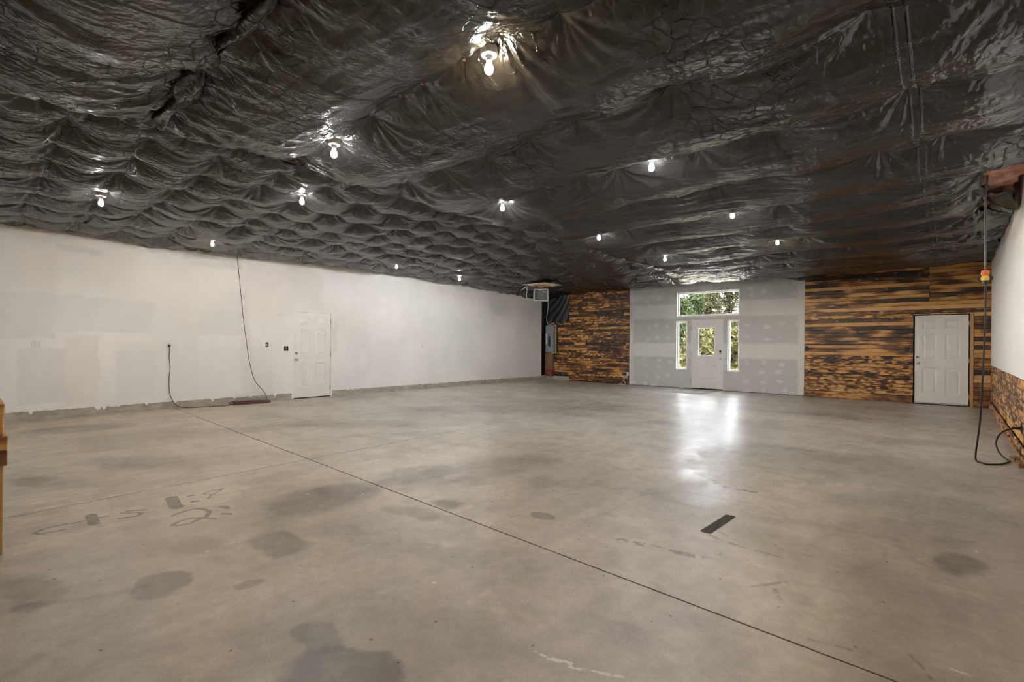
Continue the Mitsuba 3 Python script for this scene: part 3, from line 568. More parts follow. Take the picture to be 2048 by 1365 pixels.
# sheet over the left half: joists every 0.605 m, staples close together, much slack
pb = [(a, b, 3.28) for a, b, c in LAMPS if b > 5.4] + [(a, b, 3.22) for a in (10.98, 11.32, 11.66) for b in (8.6, 8.95, 9.3)]
for k in range(-1, 24):
    u = .63 + .605 * k; v = SEAM + rc.uniform(.35, .8)
    while v < 11.25:
        if min([99] + [abs(v - b) + abs(u - a) for a, b, *_ in pb]) > .35: pb.append((u + rc.uniform(-.04, .04), v, 3.30 - rc.uniform(0, .012)))
        v += rc.uniform(.55, .98)
u = -.3
while u < 14.8:
    pb.append((u, SEAM - .06, 3.30)); pb.append((u, W_ - .006, leftz(u))); u += rc.uniform(.22, .42)
for v in np.arange(5.5, 11.38, .17): pb.append((14.785, v, backz(v)))
m1, m2 = lump(41, 1.5), lump(42, 1.5)
PB = drape(-.3, 14.785, SEAM - .06, W_ - .006, pb, lambda U, V: 1.042 + .014 * m1(U, V), lambda U, V: 1.024 + .008 * m2(U, V), SA, GA, seed=5)
add('ceiling__plastic_sheet_001', sheet_mesh(pull(PB, pb, .008, 12, reach=.3, fine=.0036)), 'black_plastic', smooth=True)
# sheet over the camera, gathered into a fold along the truss at x = 1.12
pc = []
for v in np.arange(RW + .2, 5.4, .5): pc += [(1.12, v + rc.uniform(-.1, .1), 3.295), (-.1, v + rc.uniform(-.15, .15), 3.30), (-1.3, v + rc.uniform(-.1, .1), 3.3)]
for u in np.arange(-1.3, 1.2, .35): pc += [(u, SEAM, 3.285), (u, RW + .008, 3.22)]
PC = drape(-1.3, 1.14, RW + .008, SEAM, pc, lambda U, V: 1.016 + .008 * l1(U, V), lambda U, V: 1.012 + .006 * l2(U, V), SA, GA, seed=6)
add('ceiling__plastic_sheet_002', sheet_mesh(pull(PC, pc, .02, 13, reach=.8, step=.16, fine=.0055, ku=2.2, kv=2.6)), 'black_plastic', smooth=True)
def fold_mesh(path, r0, seed, n=26, knots=()):          # a gathered, rolled edge of sheet, pinched at its staples
    r = np.random.default_rng(seed); p = crom(path, 24); s = np.r_[0, np.cumsum(np.linalg.norm(np.diff(p, axis=0), axis=1))]
    rad = r0 * (.75 + .35 * np.sin(s * 3.1 + 1) * np.sin(s * 1.7))
    for kx in knots: rad *= 1 - .62 * np.exp(-((s - kx) / .07) ** 2)
    m = tube(p, rad, n); v = np.array(m.vertices); q = v * [14, 3.5, 14]
    d = meshkit.fbm(v * 6.0) if hasattr(meshkit, 'fbm') else 0
    c = np.repeat(p, n, 0); c = np.vstack([c, p[0], p[-1]]); dirn = v - c; L = np.linalg.norm(dirn, axis=1, keepdims=True) + 1e-9
    ang = np.r_[np.tile(np.arange(n) * 2 * np.pi / n, len(p)), 0, 0]; ss = np.r_[np.repeat(s, n), 0, s[-1]]
    amp = .20 * np.sin(3 * ang + 2.2 * np.sin(ss * 4)) + .13 * np.sin(5 * ang - 6 * ss) + .5 * (np.asarray(d) - np.mean(d))
    v = c + dirn * (1 + amp[:, None]); v[:, 2] = np.minimum(v[:, 2], 3.31)
    return trimesh.Trimesh(v, m.faces, process=False)
add('ceiling__fold', fold_mesh([(1.14, 1.2, 3.27), (1.13, 2.0, 3.25), (1.15, 2.9, 3.25), (1.13, 3.7, 3.255), (1.14, 4.5, 3.26), (1.16, 5.3, 3.275)], .075, 8, knots=(.7, 1.6, 2.45, 2.75, 3.4)), 'black_plastic', smooth=True)
add('ceiling__fold_001', fold_mesh([(1.2, 5.38, 3.28), (2.4, 5.34, 3.275), (3.6, 5.38, 3.28), (5.0, 5.4, 3.28), (6.6, 5.42, 3.28)], .028, 9, n=14, knots=(.5, .7, .9, 1.25, 2.0, 3.1, 4.2)), 'black_plastic', smooth=True)
cap = lathe([(0, 0), (.0125, 0), (.0125, -.002), (.004, -.004), (0, -.0045)], 14)
for (a, b) in PINS: add(nkey('ceiling__cap_nail'), at(cap, a, b, 3.283), 'copper_cap')
add('ceiling__deck', box(X0, X1, Y0, Y1, TOP, TOP + .1), 'black_void')
rear = [(a, b) for a in np.linspace(X0, -1.25, 20) for b in np.linspace(Y0 + .1, Y1 - .1, 40)]
rear = np.array([(a, b, 3.24 - .05 * abs(math.sin(a * 2.6)) + .015 * math.sin(b * 5 + a)) for a, b in rear]); gi = np.array([(i * 40 + j, i * 40 + j + 1, (i + 1) * 40 + j + 1, (i + 1) * 40 + j) for i in range(19) for j in range(39)])
add('ceiling__plastic_sheet_003', trimesh.Trimesh(rear, np.vstack([gi[:, [0, 1, 2]], gi[:, [0, 2, 3]]]), process=False), 'plain_black_plastic', smooth=True)
tag('ceiling', kind='structure')

# ------------------------------------------------------------------ the torn corner over the right wall
def batt(x0, x1, y0, y1, z0, z1, seed, amp=.03, step=.03):
    nx, ny, nz = [max(2, int((b - a) / step)) for a, b in ((x0, x1), (y0, y1), (z0, z1))]
    m = box(x0, x1, y0, y1, z0, z1); m = m.subdivide_to_size(step); v = np.array(m.vertices); k = 18.0
    r = np.random.default_rng(seed); d = np.zeros_like(v)
    for i in range(10):
        w = r.normal(size=3) * k * .5; d += np.outer(np.sin(v @ w + r.uniform(0, 6)), r.normal(size=3))
    v = v + amp * d / 5
    m = trimesh.Trimesh(v, m.faces, process=True); return m
tag(add('insulation_batt', batt(7.35, 9.7, RW + .06, -.26, 3.325, 3.6, 3, .035), 'pink_insulation', smooth=50), 'pinkish fibreglass insulation batt showing through the torn plastic above the right wall', 'insulation')
flap = []
for i in range(24):
    for j in range(16):
        a, b = i / 23, j / 15
        flap.append((8.55 + .95 * a, -.34 - .24 * b + .04 * math.sin(6 * a + 2 * b), 3.28 - .20 * b * (.4 + .6 * math.sin(3.1 * a)) - .025 * math.sin(11 * a + 5 * b)))
gi = np.array([(i * 16 + j, i * 16 + j + 1, (i + 1) * 16 + j + 1, (i + 1) * 16 + j) for i in range(23) for j in range(15)])
add('ceiling__torn_flap', trimesh.Trimesh(flap, np.vstack([gi[:, [0, 1, 2]], gi[:, [0, 2, 3]]]), process=False), 'black_plastic', smooth=True)

# ------------------------------------------------------------------ black plastic over the bare studs of the back left corner
n_, m_ = 50, 90
sv_, sz_ = np.linspace(10.40, W_ + .05, n_), np.linspace(1.03, 3.3, m_); wv = []
for a in sv_:
    for b in sz_:
        dv, dz = a - 11.2, b - 3.3; th = math.atan2(a - 10.2, 3.6 - b)
        wv.append((D_ - .006 - .035 * abs(math.sin(th * 16 + .6 * math.sin(5 * b))) ** 1.5 - .008 * (1 + math.sin(9 * a + 2 * b)), a, b))
gi = np.array([(i * m_ + j, i * m_ + j + 1, (i + 1) * m_ + j + 1, (i + 1) * m_ + j) for i in range(n_ - 1) for j in range(m_ - 1) if not (sv_[i] < 10.90 and sz_[j] < 2.12)])
add('wall_back__plastic_sheet', trimesh.Trimesh(wv, np.vstack([gi[:, [0, 1, 2]], gi[:, [0, 2, 3]]]), process=False), 'plain_black_plastic', smooth=True)
add('wall_left__plastic_sheet', box(14.4, 14.8, W_ + .06, W_ + .07, .9, 3.3), 'plain_black_plastic')
tag(add('insulation_batt_001', batt(14.655, 14.74, 11.06, 11.40, .36, 1.06, 5, .02), 'kraft_paper', smooth=50), 'brown kraft-faced insulation batt standing bare in the back left corner below the breaker panel', 'insulation')
tag(add('insulation_batt_002', batt(14.62, 14.78, 11.06, 11.38, .16, .36, 6, .03), 'red_wrap', smooth=50), 'dark red wrapped insulation scrap on the curb in the back left corner', 'insulation')

# ------------------------------------------------------------------ lamps
bulb_m = lathe([(0, -.062), (.012, -.060), (.022, -.052), (.029, -.038), (.0305, -.024), (.029, -.010), (.022, .006), (.016, .018), (.0145, .028), (0, .028)], 20)
base_m = lathe([(0, .052), (.062, .052), (.06, .03), (.058, .012), (.056, .002), (.050, -.002), (.03, -.004), (0, -.004)], 40)
sock_m = lathe([(0, .004), (.028, .002), (.024, -.018), (.019, -.022), (.019, -.034), (0, -.034)], 28)
canopy_m = lathe([(0, .06), (.055, .06), (.055, 0), (0, 0)], 24)
TINT = {0: (1, .72, .42), 4: (1, .80, .56), 11: (1, .78, .50), 2: (1, .97, .92)}
def lamp(i, x, y, z, label, group=None, power=1.0):
    k = tag(numbered('ceiling_lamp'), label, 'lamp', group)
    add(k + '__canopy_box', at(canopy_m, x, y, z + .125 + .022), 'galvanised', smooth=40)
    add(k + '__base', at(base_m, x, y, z + .094), 'white_porcelain', smooth=40)
    add(k + '__socket', at(sock_m, x, y, z + .092), 'white_porcelain', smooth=40)
    c = TINT.get(i, (1, .985, .965)); s = BULB * power
    add(k + '__bulb', at(bulb_m, x, y, z + .03), 'white_plate', smooth=True, emitter={'type': 'area', 'radiance': rgb(*[s * q for q in c])})
LL = ['large near warm bare bulb in a white porcelain holder, top centre of the ceiling', 'bare bulb in a white holder below pinched plastic, left of the near warm lamp',
 'bare bulb lamp at the far left of the ceiling, near the left frame edge', 'bare bulb lamp left of the centre seam, straight above the left white door', 'warm bare bulb lamp close to the left wall top, left of the hanging cord',
 'small bare bulb lamp near the left wall to the right of the left white door', 'farthest bare bulb lamp along the left wall, before the hanging heater', 'bare bulb lamp mid ceiling, straight beyond the near warm lamp',
 'bright bare bulb lamp right of the near warm lamp, under pleated plastic', 'bare bulb lamp left of the entrance door, half way down the room', 'far bare bulb lamp right above the entrance transom window', 'warm far bare bulb lamp right of the entrance door, near the right burnt wall',
 'bare bulb lamp half way between the bright pleated lamp and the warm far right one']
for i, (q, l) in enumerate(zip(LAMPS, LL)): lamp(i, *q, l, power=[.75, .9, .9, .9, .9, 1.1, 1.3, 1.0, 1.1, 1.3, 1.5, 1.4, 1.2][i])
REAR = [((-.25, 2.3, 3.1), 'bare bulb lamp just behind the camera, right half of the room', .55), ((-2.7, 4.6, 3.1), 'bare bulb lamp behind the camera, second row, middle of the room', .6),
        ((-2.7, 8.6, 3.1), 'bare bulb lamp behind the camera, second row, nearest the left wall', .3), ((-.3, 6.9, 3.1), 'bare bulb lamp just behind the camera, left half of the room', .25)]
for q, l, w in REAR: lamp(40, *q, l, power=w)

# ------------------------------------------------------------------ outlets and boxes
def outlet(key, frame, label, cat='outlet', w=.075, h=.12, gangs=1, group=None):
    k = tag(key, label, cat, group)
    add(k + '__cover_plate', mapv(box(-w / 2, w / 2, 0, .006, -h / 2, h / 2, .003), frame), 'white_plate')
    for g in range(gangs):
        x = (g - (gangs - 1) / 2) * .046
        for zz in (-.02, .02):
            r = nkey(k + '__receptacle'); add(r, mapv(box(x - .016, x + .016, .006, .008, zz - .0145, zz + .0145, .002), frame), 'white_plate')
            add(r + '__slots', mapv(join(box(x - .0075, x - .0045, .008, .0088, zz - .003, zz + .007), box(x + .0045, x + .0075, .008, .0088, zz - .003, zz + .007), box(x - .0025, x + .0025, .008, .0088, zz - .011, zz - .006)), frame), 'black_box')
    return k
outlet('wall_outlet', left_wall(.842, 1.255), 'wide white double outlet plate on the left wall nearest the left frame edge', w=.115, gangs=2)
outlet('wall_outlet_001', left_wall(2.706, 1.257), 'white outlet on the left wall with the brown cord plugged in')
for k, (u, z, l) in enumerate(((7.011, 1.245, 'white outlet on the left wall, first to the right of the left white door'), (8.88, 1.25, 'white outlet on the left wall, second to the right of the left white door'), (10.738, 1.27, 'white outlet on the left wall, third to the right of the left white door'), (12.573, 1.285, 'white outlet on the left wall, last before the back corner'))):
    outlet(f'wall_outlet_{k + 2:03d}', left_wall(u, z), l)
outlet('wall_outlet_006', back_wall(8.022, .352, D_ - .02), 'white outlet low on the left burnt wood wall beside the grey drywall')
k = tag('switch_box', 'open black switch box with a switch and no cover on the left wall', 'switch')
f = left_wall(4.55, 1.262)
add(k + '__box', mapv(prism(rect(-.03, -.052, .03, .052).difference(rect(-.026, -.048, .026, .048)), -.05, .003), f), 'black_box'); add(k + '__back', mapv(box(-.026, .026, -.05, -.02, -.048, .048), f), 'black_box')
add(k + '__toggle', mapv(join(box(-.016, .016, -.02, -.004, -.03, .03, .003), box(-.005, .005, -.004, .012, 0, .02, .002)), f), 'galvanised')
k = tag('junction_box', 'open black square junction box with wires beside the left white door', 'electrical box')
f = left_wall(4.974, 1.177)
add(k + '__box', mapv(prism(rect(-.048, -.052, .048, .052).difference(rect(-.043, -.047, .043, .047)), -.05, .003), f), 'black_box'); add(k + '__back', mapv(box(-.043, .043, -.05, -.03, -.047, .047), f), 'black_box')
for q in range(4):
    a = crom([(-.03 + .02 * q, -.03, -.04), (-.02 + .015 * q, 0, -.01), (.02 - .014 * q, .004, .015), (.01 * q - .01, -.02, .035)], 8); add(nkey(k + '__wire'), mapv(tube(a, .0025, 6), f), ['black_box', 'white_cable', 'black_box', 'galvanised'][q])
for key, v, l in (('switch_box_001', 2.822, 'dark switch box on the right burnt wood wall next to the grey drywall edge'), ('switch_box_002', .77, 'dark switch box on the right burnt wood wall left of the white door')):
    k = tag(key, l, 'switch'); f = back_wall(v, 1.26, D_ - .016)
    add(k + '__plate', mapv(box(-.037, .037, 0, .012, -.058, .058, .003), f), 'black_box'); add(k + '__rocker', mapv(box(-.015, .015, .012, .018, -.03, .03, .003), f), 'black_rubber')
k = tag('wall_outlet_007', 'dark outlet box on the right wainscot with a black cord plugged in', 'outlet'); f = right_wall(8.45, .353, RW + .003)
add(k + '__plate', mapv(box(-.04, .04, 0, .008, -.065, .065, .003), f), 'black_box'); add(k + '__receptacle', mapv(box(-.017, .017, .008, .012, -.045, .045, .003), f), 'black_rubber')

# ------------------------------------------------------------------ cords
k = tag('extension_cord', 'brown extension cord hanging down the left wall, coiled on the floor, plugged into an outlet', 'cord')
hang = crom([(3.89, 11.33, 3.25), (3.913, 11.25, 2.741), (3.955, 11.25, 2.322), (4.008, 11.25, 1.793), (4.092, 11.25, 1.154), (4.145, 11.25, .831), (4.249, 11.25, .481), (4.406, 11.25, .276), (4.49, 11.24, .12), (4.45, 11.2, .02)], 10)
coil = []
rr = np.random.default_rng(2)
for t in np.linspace(0, 2 * math.pi * 7, 260):
    q = .36 + .02 * math.sin(t * .37); coil.append((4.16 + q * math.cos(t), 11.17 + .12 * math.sin(t) + .012 * math.sin(t * 1.9), .012 + .055 * t / 44 * (.6 + .4 * math.sin(t * .8))))
lead = crom([(3.80, 11.15, .02), (3.72, 11.2, .03), (3.78, 11.3, .05), (3.9, 11.3, .07), (3.85, 11.15, .03), (3.6, 11.12, .01), (3.3, 11.2, .008), (3.0, 11.30, .008), (2.83, 11.33, .06), (2.745, 11.34, .2), (2.712, 11.345, .33), (2.70, 11.35, .57), (2.717, 11.34, .81), (2.70, 11.345, 1.0), (2.708, 11.352, 1.22)], 10)
add(k + '__hanging_length', tube(hang, .0065, 8), 'brown_cord', smooth=True); add(k + '__coil', tube(coil, .008, 8), 'brown_cord', smooth=True); add(k + '__lead', tube(lead, .0065, 8), 'brown_cord', smooth=True)
add(k + '__plug', join(box(2.688, 2.724, 11.345, 11.383, 1.215, 1.262, .008)), 'black_rubber')
tag(add('cord_hook', join(tube(crom([(3.80, 11.28, 3.27), (3.88, 11.33, 3.225), (3.95, 11.3, 3.26), (4.05, 11.22, 3.30)], 8), .02, 8), box(3.84, 3.93, 11.30, 11.37, 3.20, 3.25, .01)), 'black_rubber', smooth=40), 'dark hook at the top of the left wall carrying the brown cord', 'hook')
k = tag('power_cord', 'black power cord with orange and yellow connector hanging at right, looping to the wainscot outlet', 'cord')
up = crom([(7.75, -.30, 3.27), (7.75, -.285, 3.0), (7.75, -.284, 2.6), (7.75, -.285, 2.2)], 8)
add(k + '__upper_length', tube(up, .010, 8), 'grey_rod', smooth=True)
conn = lambda z0, z1, r: at(lathe([(0, z0), (r, z0), (r * 1.08, (z0 + z1) / 2), (r, z1), (0, z1)], 18), 7.75, -.285)
add(k + '__connector', conn(2.13, 2.19, .034), 'orange_plastic', smooth=40); add(k + '__connector_001', conn(2.075, 2.13, .034), 'yellow_plastic', smooth=40)
ringp = [(7.75 + .06 * math.sin(t) * .3, -.285 + .06 * math.cos(t), 2.10 - .035 * math.sin(t)) for t in np.linspace(0, 2 * math.pi, 40)]
add(k + '__hook', join(tube(ringp, .007, 8), conn(2.04, 2.075, .026)), 'black_rubber', smooth=40)
low_ = crom([(7.75, -.29, 2.06), (7.75, -.289, 1.858), (7.75, -.286, 1.574), (7.75, -.276, 1.175), (7.75, -.265, .833), (7.75, -.251, .49), (7.75, -.231, .259), (7.75, -.216, .085), (7.74, -.222, .02), (7.70, -.26, .012), (7.643, -.31, .011), (7.70, -.38, .011), (7.741, -.415, .011), (7.88, -.47, .011), (8.0, -.510, .011), (8.06, -.505, .012), (8.12, -.476, .022), (8.2, -.43, .075), (8.28, -.408, .161), (8.34, -.428, .239), (8.38, -.473, .3), (8.42, -.535, .333), (8.45, -.60, .349)], 10)
add(k + '__lower_length', tube(low_, .0088, 10), 'black_rubber', smooth=True)
add(k + '__plug', at(trimesh.Trimesh(*(lambda m: (np.stack([m.vertices[:, 0], m.vertices[:, 2], m.vertices[:, 1]], -1), m.faces[:, ::-1]))(lathe([(0, -.03), (.018, -.03), (.02, .0), (.014, .03), (.01, .05), (0, .05)], 16)), process=False), 8.45, RW + .043, .349), 'black_rubber', smooth=40)
k = tag('white_charger_cord', 'pale cord from the low outlet on the left burnt wall, tangled on the floor', 'cord')
a = crom([(14.76, 8.02, .30), (14.74, 8.06, .24), (14.72, 8.12, .17), (14.70, 8.18, .10), (14.66, 8.22, .02), (14.6, 8.14, .01), (14.62, 8.05, .01), (14.7, 8.1, .05), (14.71, 8.12, .13), (14.70, 8.06, .05), (14.66, 8.03, .01), (14.58, 8.15, .012), (14.55, 8.25, .012), (14.62, 8.3, .012), (14.66, 8.18, .02), (14.6, 8.08, .02)], 8)
add(k + '__length', tube(a, .007, 6), 'white_cable', smooth=True); add(k + '__plug', box(14.74, 14.776, 8.0, 8.045, .295, .335, .006), 'white_plate')

# ------------------------------------------------------------------ breaker panel, heater
k = tag('breaker_panel', 'grey metal breaker panel with black switches on a brown board in the back left corner', 'electrical panel')
f = back_wall(11.35, 1.03, D_ - .045)
add(k + '__backing_board', mapv(box(-.02, .40, 0, .025, -.05, 1.02, .003), f), 'raw_wood')
add(k + '__case', mapv(box(0, .37, .025, .16, 0, .98, .006), f), 'panel_grey'); add(k + '__cover', mapv(box(.012, .36, .16, .168, .012, .968, .004), f), 'panel_grey')
add(k + '__door_plate', mapv(box(.10, .29, .168, .174, .10, .90, .003), f), 'panel_grey')
for c_ in (0, 1):
    for q in range(11):
        x, zz = .145 + .055 * c_, .20 + .036 * q
        if (c_ == 0 and q == 0): continue
        add(nkey(k + '__breaker'), mapv(box(x, x + .048, .174, .186, zz, zz + .032, .003), f), 'black_box')
add(k + '__main_breaker', mapv(box(.16, .20, .174, .187, .63, .675, .003), f), 'black_box'); add(k + '__schedule_label', mapv(box(.03, .075, .168, .169, .30, .68), f), 'white_plate')
add(k + '__conduit_fitting', mapv(join(box(.26, .32, .06, .12, -.07, 0, .01), box(.30, .35, .05, .13, .0, -.04, .01)), f), 'galvanised')
k = tag('electrical_cable', 'white electrical cable hanging over black plastic down into the breaker panel', 'cable')
a = crom([(14.70, 11.42, 3.22), (14.70, 11.33, 3.12), (14.69, 11.31, 2.72), (14.69, 11.37, 2.34), (14.68, 11.33, 2.14), (14.68, 11.22, 2.06), (14.67, 11.13, 2.10), (14.67, 11.05, 2.11), (14.68, 11.0, 2.06), (14.69, 10.99, 2.0)], 8)
add(k + '__length', tube(a, .012, 8), 'white_cable', smooth=True)
k = tag('electrical_cable_001', 'red wires poking out above the breaker panel', 'cable')
add(k + '__length', tube(crom([(14.69, 11.24, 2.02), (14.66, 11.22, 2.12), (14.66, 11.14, 2.2), (14.67, 11.09, 2.26)], 8), .010, 6), 'orange_plastic', smooth=True)
k = tag('unit_heater', 'grey louvred unit heater hanging below a pale plywood board at the back left', 'heater')
hx, hy, hz = 11.33, 8.97, 2.575
def HM(m, rz=math.radians(34)):
    m = m.copy(); m.apply_transform(trimesh.transformations.rotation_matrix(rz, (0, 0, 1))); m.apply_translation((hx, hy, hz)); return m
shell = join(box(-.17, .17, -.20, .20, .33, .345, .003), box(-.17, .17, -.20, .20, 0, .015, .003), box(-.17, .17, .185, .20, 0, .345, .003), box(-.17, .17, -.20, -.185, 0, .345, .003), box(.06, .17, -.2, .2, 0, .345, .003))
add(k + '__core', HM(box(-.02, .058, -.184, .184, .016, .329)), 'black_void')
add(k + '__case', HM(shell), 'heater_grey'); add(k + '__rim', HM(join(box(-.18, -.165, -.205, .205, .32, .35, .004), box(-.18, -.165, -.205, .205, -.005, .03, .004), box(-.18, -.165, -.205, -.178, 0, .35, .004), box(-.18, -.165, .178, .205, 0, .35, .004))), 'galvanised')
for q in range(5):
    m = box(-.035, .035, -.18, .18, -.003, .003, .002); m.apply_transform(trimesh.transformations.rotation_matrix(math.radians(35), (0, 1, 0))); m.apply_translation((-.12, 0, .065 + .055 * q)); add(nkey(k + '__louvre'), HM(m), 'heater_grey')
add(k + '__control_box', HM(box(-.12, -.02, .2, .235, .03, .28, .005)), 'heater_grey')
for q in ((-.1, -.17), (-.1, .17), (.12, -.17), (.12, .17)): add(nkey(k + '__hanger_rod'), HM(tube([(q[0], q[1], .34), (q[0], q[1], .40), (q[0], q[1], .478)], .006, 8)), 'black_rubber')
k = tag('heater_board', 'pale plywood board fixed under the plastic ceiling above the unit heater', 'board')
add(k + '__panel', box(10.94, 11.72, 8.54, 9.36, 3.052, 3.064, .002), 'white_paint')
add(k + '__batten', box(11.08, 11.60, 8.74, 8.82, 3.016, 3.051, .003), 'raw_wood'); add(k + '__batten_001', box(11.08, 11.60, 9.10, 9.18, 3.016, 3.051, .003), 'raw_wood')
k = tag('heater_cable', 'white cable looping from the ceiling plastic into the side of the unit heater', 'cable')
add(k + '__length', tube(crom([(11.5, 9.9, 2.98), (11.35, 9.64, 3.02), (11.18, 9.40, 3.03), (11.14, 9.36, 2.92), (11.14, 9.38, 2.72), (11.18, 9.32, 2.62), (11.22, 9.20, 2.61)], 8), .010, 8), 'white_cable', smooth=True)

# ------------------------------------------------------------------ small things on the floor and ceiling
tag(add('floor_mat', box(13.24, 14.55, 4.98, 5.86, .0, .008, .003), 'door_mat'), 'flat grey mat on the floor in front of the entrance door', 'mat')
k = tag('mesh_strip', 'short dark grey mesh strip lying on the pale shiny floor', 'strip')
sp = np.array([(3.49, 1.318), (3.486, 1.246), (3.966, 1.227), (3.967, 1.296)])
pl = trimesh.creation.extrude_polygon(sg.Polygon(sp), .0022); pl.apply_translation((0, 0, .0002)); add(k + '__sheet', pl, 'mesh_tape')
th = []
for q in np.linspace(.03, .97, 34): a = sp[0] * (1 - q) + sp[3] * q; b = sp[1] * (1 - q) + sp[2] * q; th.append(tube([(*a, .0028), (*((a + b) / 2), .0028), (*b, .0028)], .0012, 4))
for q in np.linspace(.02, .98, 8): a = sp[0] * (1 - q) + sp[1] * q; b = sp[3] * (1 - q) + sp[2] * q; th.append(tube([(*a, .003), (*((a + b) / 2), .003), (*b, .003)], .0012, 4))
add(k + '__threads', join(*th), 'black_box'); labels[k + '__threads'] = {'kind': 'stuff', 'label': 'dark woven threads'}
k = tag('leaning_board', 'long narrow burnt board lying along the foot of the right wainscot', 'board')
m = box(-9.75, -6.2, .034, .052, .058, .10, .003); add(k + '__strip', mapv(m, RWF), 'burnt_wood_side', uv=np.tile([[.37, 50.5]], (len(m.vertices), 1)))
for q, (a, b, h, rz, l) in enumerate(((8.13, -.565, .055, .25, 'brown wood offcut block on the floor under the leaning board, nearest the black cord'), (8.02, -.60, .055, -.1, 'brown wood offcut block half behind another under the leaning board'), (7.80, -.585, .05, .1, 'brown wood offcut block at the right frame edge under the leaning board'))):
    tag(add('wood_offcut' + (f'_{q:03d}' if q else ''), at(box(-.07, .07, -.035, .035, .0005, h, .004), a, b, 0, rz), 'offcut_wood'), l, 'wood block')
k = tag('smoke_detector', 'small white smoke detector on the black ceiling above the right white door', 'smoke detector')
add(k + '__body', at(lathe([(0, -.035), (.035, -.034), (.05, -.02), (.062, -.012), (.065, 0), (0, 0)], 28), 12.9, .158, 3.195), 'white_plate', smooth=40); add(k + '__stem', at(lathe([(0, 0), (.05, 0), (.05, .06), (0, .06)], 20), 12.9, .158, 3.195), 'white_plate')
for q, (a, b, z, l) in enumerate(((6.55, 7.9, 3.13, 'small dark loop of gathered plastic hanging from the middle of the left ceiling half'), (1.27, 9.98, 3.17, 'small dark gathered knot of plastic near the far left top of the wall'))):
    pts = crom([(a - .07, b - .05, z + .06), (a - .03, b, z + .0), (a, b + .03, z - .03), (a + .04, b, z + .01), (a + .09, b - .03, z + .07)], 8)
    tag(add('plastic_knot' + (f'_{q:03d}' if q else ''), tube(pts, .018, 8), 'plain_black_plastic', smooth=True), l, 'knot')
# workbench at the left frame edge
k = tag('workbench', 'burnt wood workbench corner on a raw timber leg at the left frame edge', 'bench')
def uvp(m, s, st): return {'uv': np.tile([[s, 10 * round(st * 10) + .5]], (len(m.vertices), 1))}
for q, (z0, z1, u1) in enumerate(((.855, .925, .183), (.73, .853, .178), (.64, .727, .196), (.545, .638, .194))):
    m = box(-1.4, u1, 4.33 if q < 2 else 4.318, 5.0, z0, z1, .005); add(nkey(k + '__board'), m, 'burnt_wood_side', **uvp(m, .21 + .13 * q, .2 if q < 2 else .0))
for q, (a, b) in enumerate(((.135, .178), (-1.35, -1.31))):
    for c, d in ((4.335, 4.42), (4.9, 4.985)): add(nkey(k + '__leg'), box(a, b, c, d, 0, .545, .003), 'raw_wood')

# ------------------------------------------------------------------ outside
gx, gy = np.meshgrid(np.linspace(D_ + .2, 140, 90), np.linspace(-70, 110, 90), indexing='ij')
gz = -.12 + .012 * (gx - D_) + .25 * np.sin(gx * .31 + 1) * np.cos(gy * .27) * np.clip((gx - 20) / 20, 0, 1)
gv = np.stack([gx, gy, gz], -1).reshape(-1, 3); gi = np.array([(i * 90 + j, i * 90 + j + 1, (i + 1) * 90 + j + 1, (i + 1) * 90 + j) for i in range(89) for j in range(89)])
add('ground', trimesh.Trimesh(gv, np.vstack([gi[:, [0, 1, 2]], gi[:, [0, 2, 3]]])[:, ::-1], process=False), 'dry_ground', smooth=True); tag('ground', kind='structure')
add('driveway', box(D_ + .17, 21.5, -6, 15, -.3, -.06, .01), 'pale_concrete'); tag('driveway', kind='structure')
def leaves(centres, size, r, elong=2.2):
    n = len(centres); d = r.normal(size=(n, 3)); d /= np.linalg.norm(d, axis=1, keepdims=True); e = np.cross(d, r.normal(size=(n, 3))); e /= np.linalg.norm(e, axis=1, keepdims=True)
    s = (size * r.uniform(.6, 1.4, n))[:, None]; a, b = d * s * elong, e * s * .6
    v = np.stack([centres - a, centres + b, centres + a, centres - b], 1).reshape(-1, 3); i = np.arange(n)[:, None] * 4
    return trimesh.Trimesh(v, np.vstack([i + [0, 1, 2], i + [0, 2, 3]]), process=False)
def pine(x, y, h, w, z0, label, seed, group=None, leafm='pine_leaf', n=5200, bare=.12, lsize=.085, open_=.35):
    r = np.random.default_rng(seed); k = tag(numbered('pine_tree'), label, 'tree', group)
    tr = crom([(x, y, z0 - .1), (x + .05 * h * .1, y, z0 + h * .4), (x, y + .03, z0 + h)], 8); add(k + '__trunk', tube(tr, np.linspace(.028 * h, .006 * h, len(tr)), 8), 'bark', smooth=True)
    br, cs = [], []; nb = int(34 + 6 * h)
    for i in range(nb):
        t = bare + (1 - bare) * (i + r.random()) / nb; a = r.uniform(0, 6.283); L = w * (1 - t) ** .65 * r.uniform(.7, 1.1) + .12
        p0 = np.array([x, y, z0 + h * t]); up = .12 + .35 * t; p1 = p0 + L * np.array([math.cos(a), math.sin(a), up * r.uniform(.2, 1)])
        br.append(tube([p0, (p0 + p1) / 2 + [0, 0, -.03 * L], p1], [.012 * L + .006, .008 * L + .004, .003], 4))
        m = max(6, int(n / nb * (L / w + .4))); q = r.uniform(open_, 1.08, m)[:, None]; cs.append(p0 + (p1 - p0) * q + r.normal(size=(m, 3)) * (.075 + .055 * L))
    add(k + '__branches', join(*br), 'bark'); labels[k + '__branches'] = {'kind': 'stuff', 'label': 'thin brown branches'}
    add(k + '__foliage', leaves(np.vstack(cs), lsize, r), leafm); labels[k + '__foliage'] = {'kind': 'stuff', 'label': 'needle foliage'}
gnd = lambda u: -.12 + .012 * (u - D_)
pine(28.0, 11.15, 5.6, 1.15, gnd(28), 'slender green pine seen through the left part of the transom window', 51, n=4300)
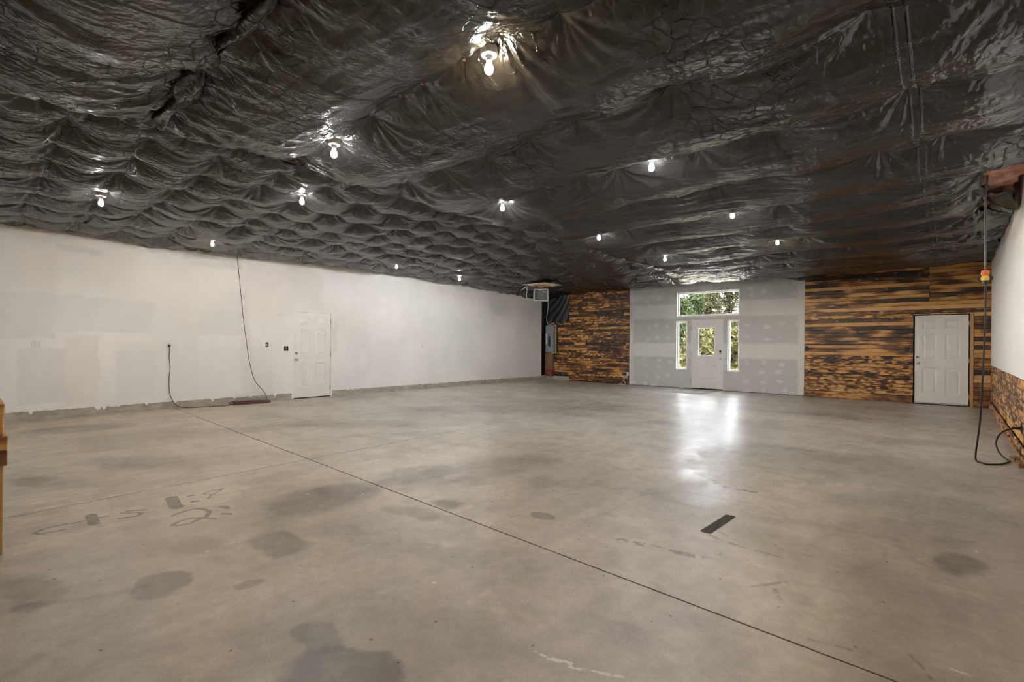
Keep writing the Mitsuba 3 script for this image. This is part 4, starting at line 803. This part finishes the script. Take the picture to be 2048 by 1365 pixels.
pine(34.0, 11.7, 7.4, 2.0, gnd(34), 'wide airy dark pine filling the right part of the transom window', 52, leafm='olive_leaf', n=4200, bare=.3, lsize=.095)
pine(25.0, 9.45, 2.5, 1.05, gnd(25), 'sunlit yellow-green young pine behind the left half of the door glass', 53, leafm='yellow_leaf', n=5200, bare=.02)
pine(29.0, 10.35, 2.8, 1.1, gnd(29), 'darker olive young pine behind the right half of the door glass', 54, leafm='olive_leaf', n=5200, bare=.02)
pine(33.0, 13.74, 3.0, .85, gnd(33), 'small green pine seen through the left sidelight', 55, n=4200, bare=.05)
pine(29.0, 9.72, 2.7, .8, gnd(29), 'ragged green pine seen through the left part of the right sidelight', 56, n=4200, bare=.03)
pine(26.5, 8.2, 2.0, .9, gnd(26.5), 'low yellow-green bushy pine at the lower right of the right sidelight', 57, leafm='yellow_leaf', n=4200, bare=.0)
rt = np.random.default_rng(77)
for i in range(16):
    u = rt.uniform(55, 82); a = .395 - .019 * i + rt.uniform(-.004, .004); a = .44 - .019 * i
    pine(u, a * u, rt.uniform(2.8, 4.2), rt.uniform(1.0, 1.5), gnd(u), 'distant dark pine of the woodland edge behind the nearer pines', 100 + i, group='distant pines outside', leafm=['pine_leaf', 'olive_leaf'][i % 2], n=1500, bare=.02, lsize=.2)
r_ = np.random.default_rng(8); bl = []
for i in range(2600):
    u = r_.uniform(20, 34); v = u * r_.uniform(.29, .44) + .3; b = np.array([u, v, gnd(u) + .2 * 0]); h = r_.uniform(.12, .38); a = r_.uniform(0, 6.28); w = .012
    bl.append([b + [-w * math.sin(a), w * math.cos(a), 0], b + [w * math.sin(a), -w * math.cos(a), 0], b + [.3 * h * math.cos(a), .3 * h * math.sin(a), h]])
bv = np.array(bl).reshape(-1, 3); tag(add('dry_grass', trimesh.Trimesh(bv, np.arange(len(bv)).reshape(-1, 3), process=False), 'straw_blade'), 'sunlit dry yellow grass outside seen through the bottom of the sidelights', 'grass', kind='stuff')
m = trimesh.creation.icosphere(4, .36); v = np.array(m.vertices); v *= (1 + .12 * np.sin(v @ [7, 3, 5]) [:, None] + .06 * np.sin(v @ [-9, 14, 11])[:, None]) * [1, 1.1, .85]
tag(add('boulder', trimesh.Trimesh(v * .8 + [28.5, 11.87, gnd(28.5) + .16], m.faces, process=False), 'boulder_stone', smooth=True), 'round orange-tan boulder in dry grass seen at the bottom of the left sidelight', 'boulder')
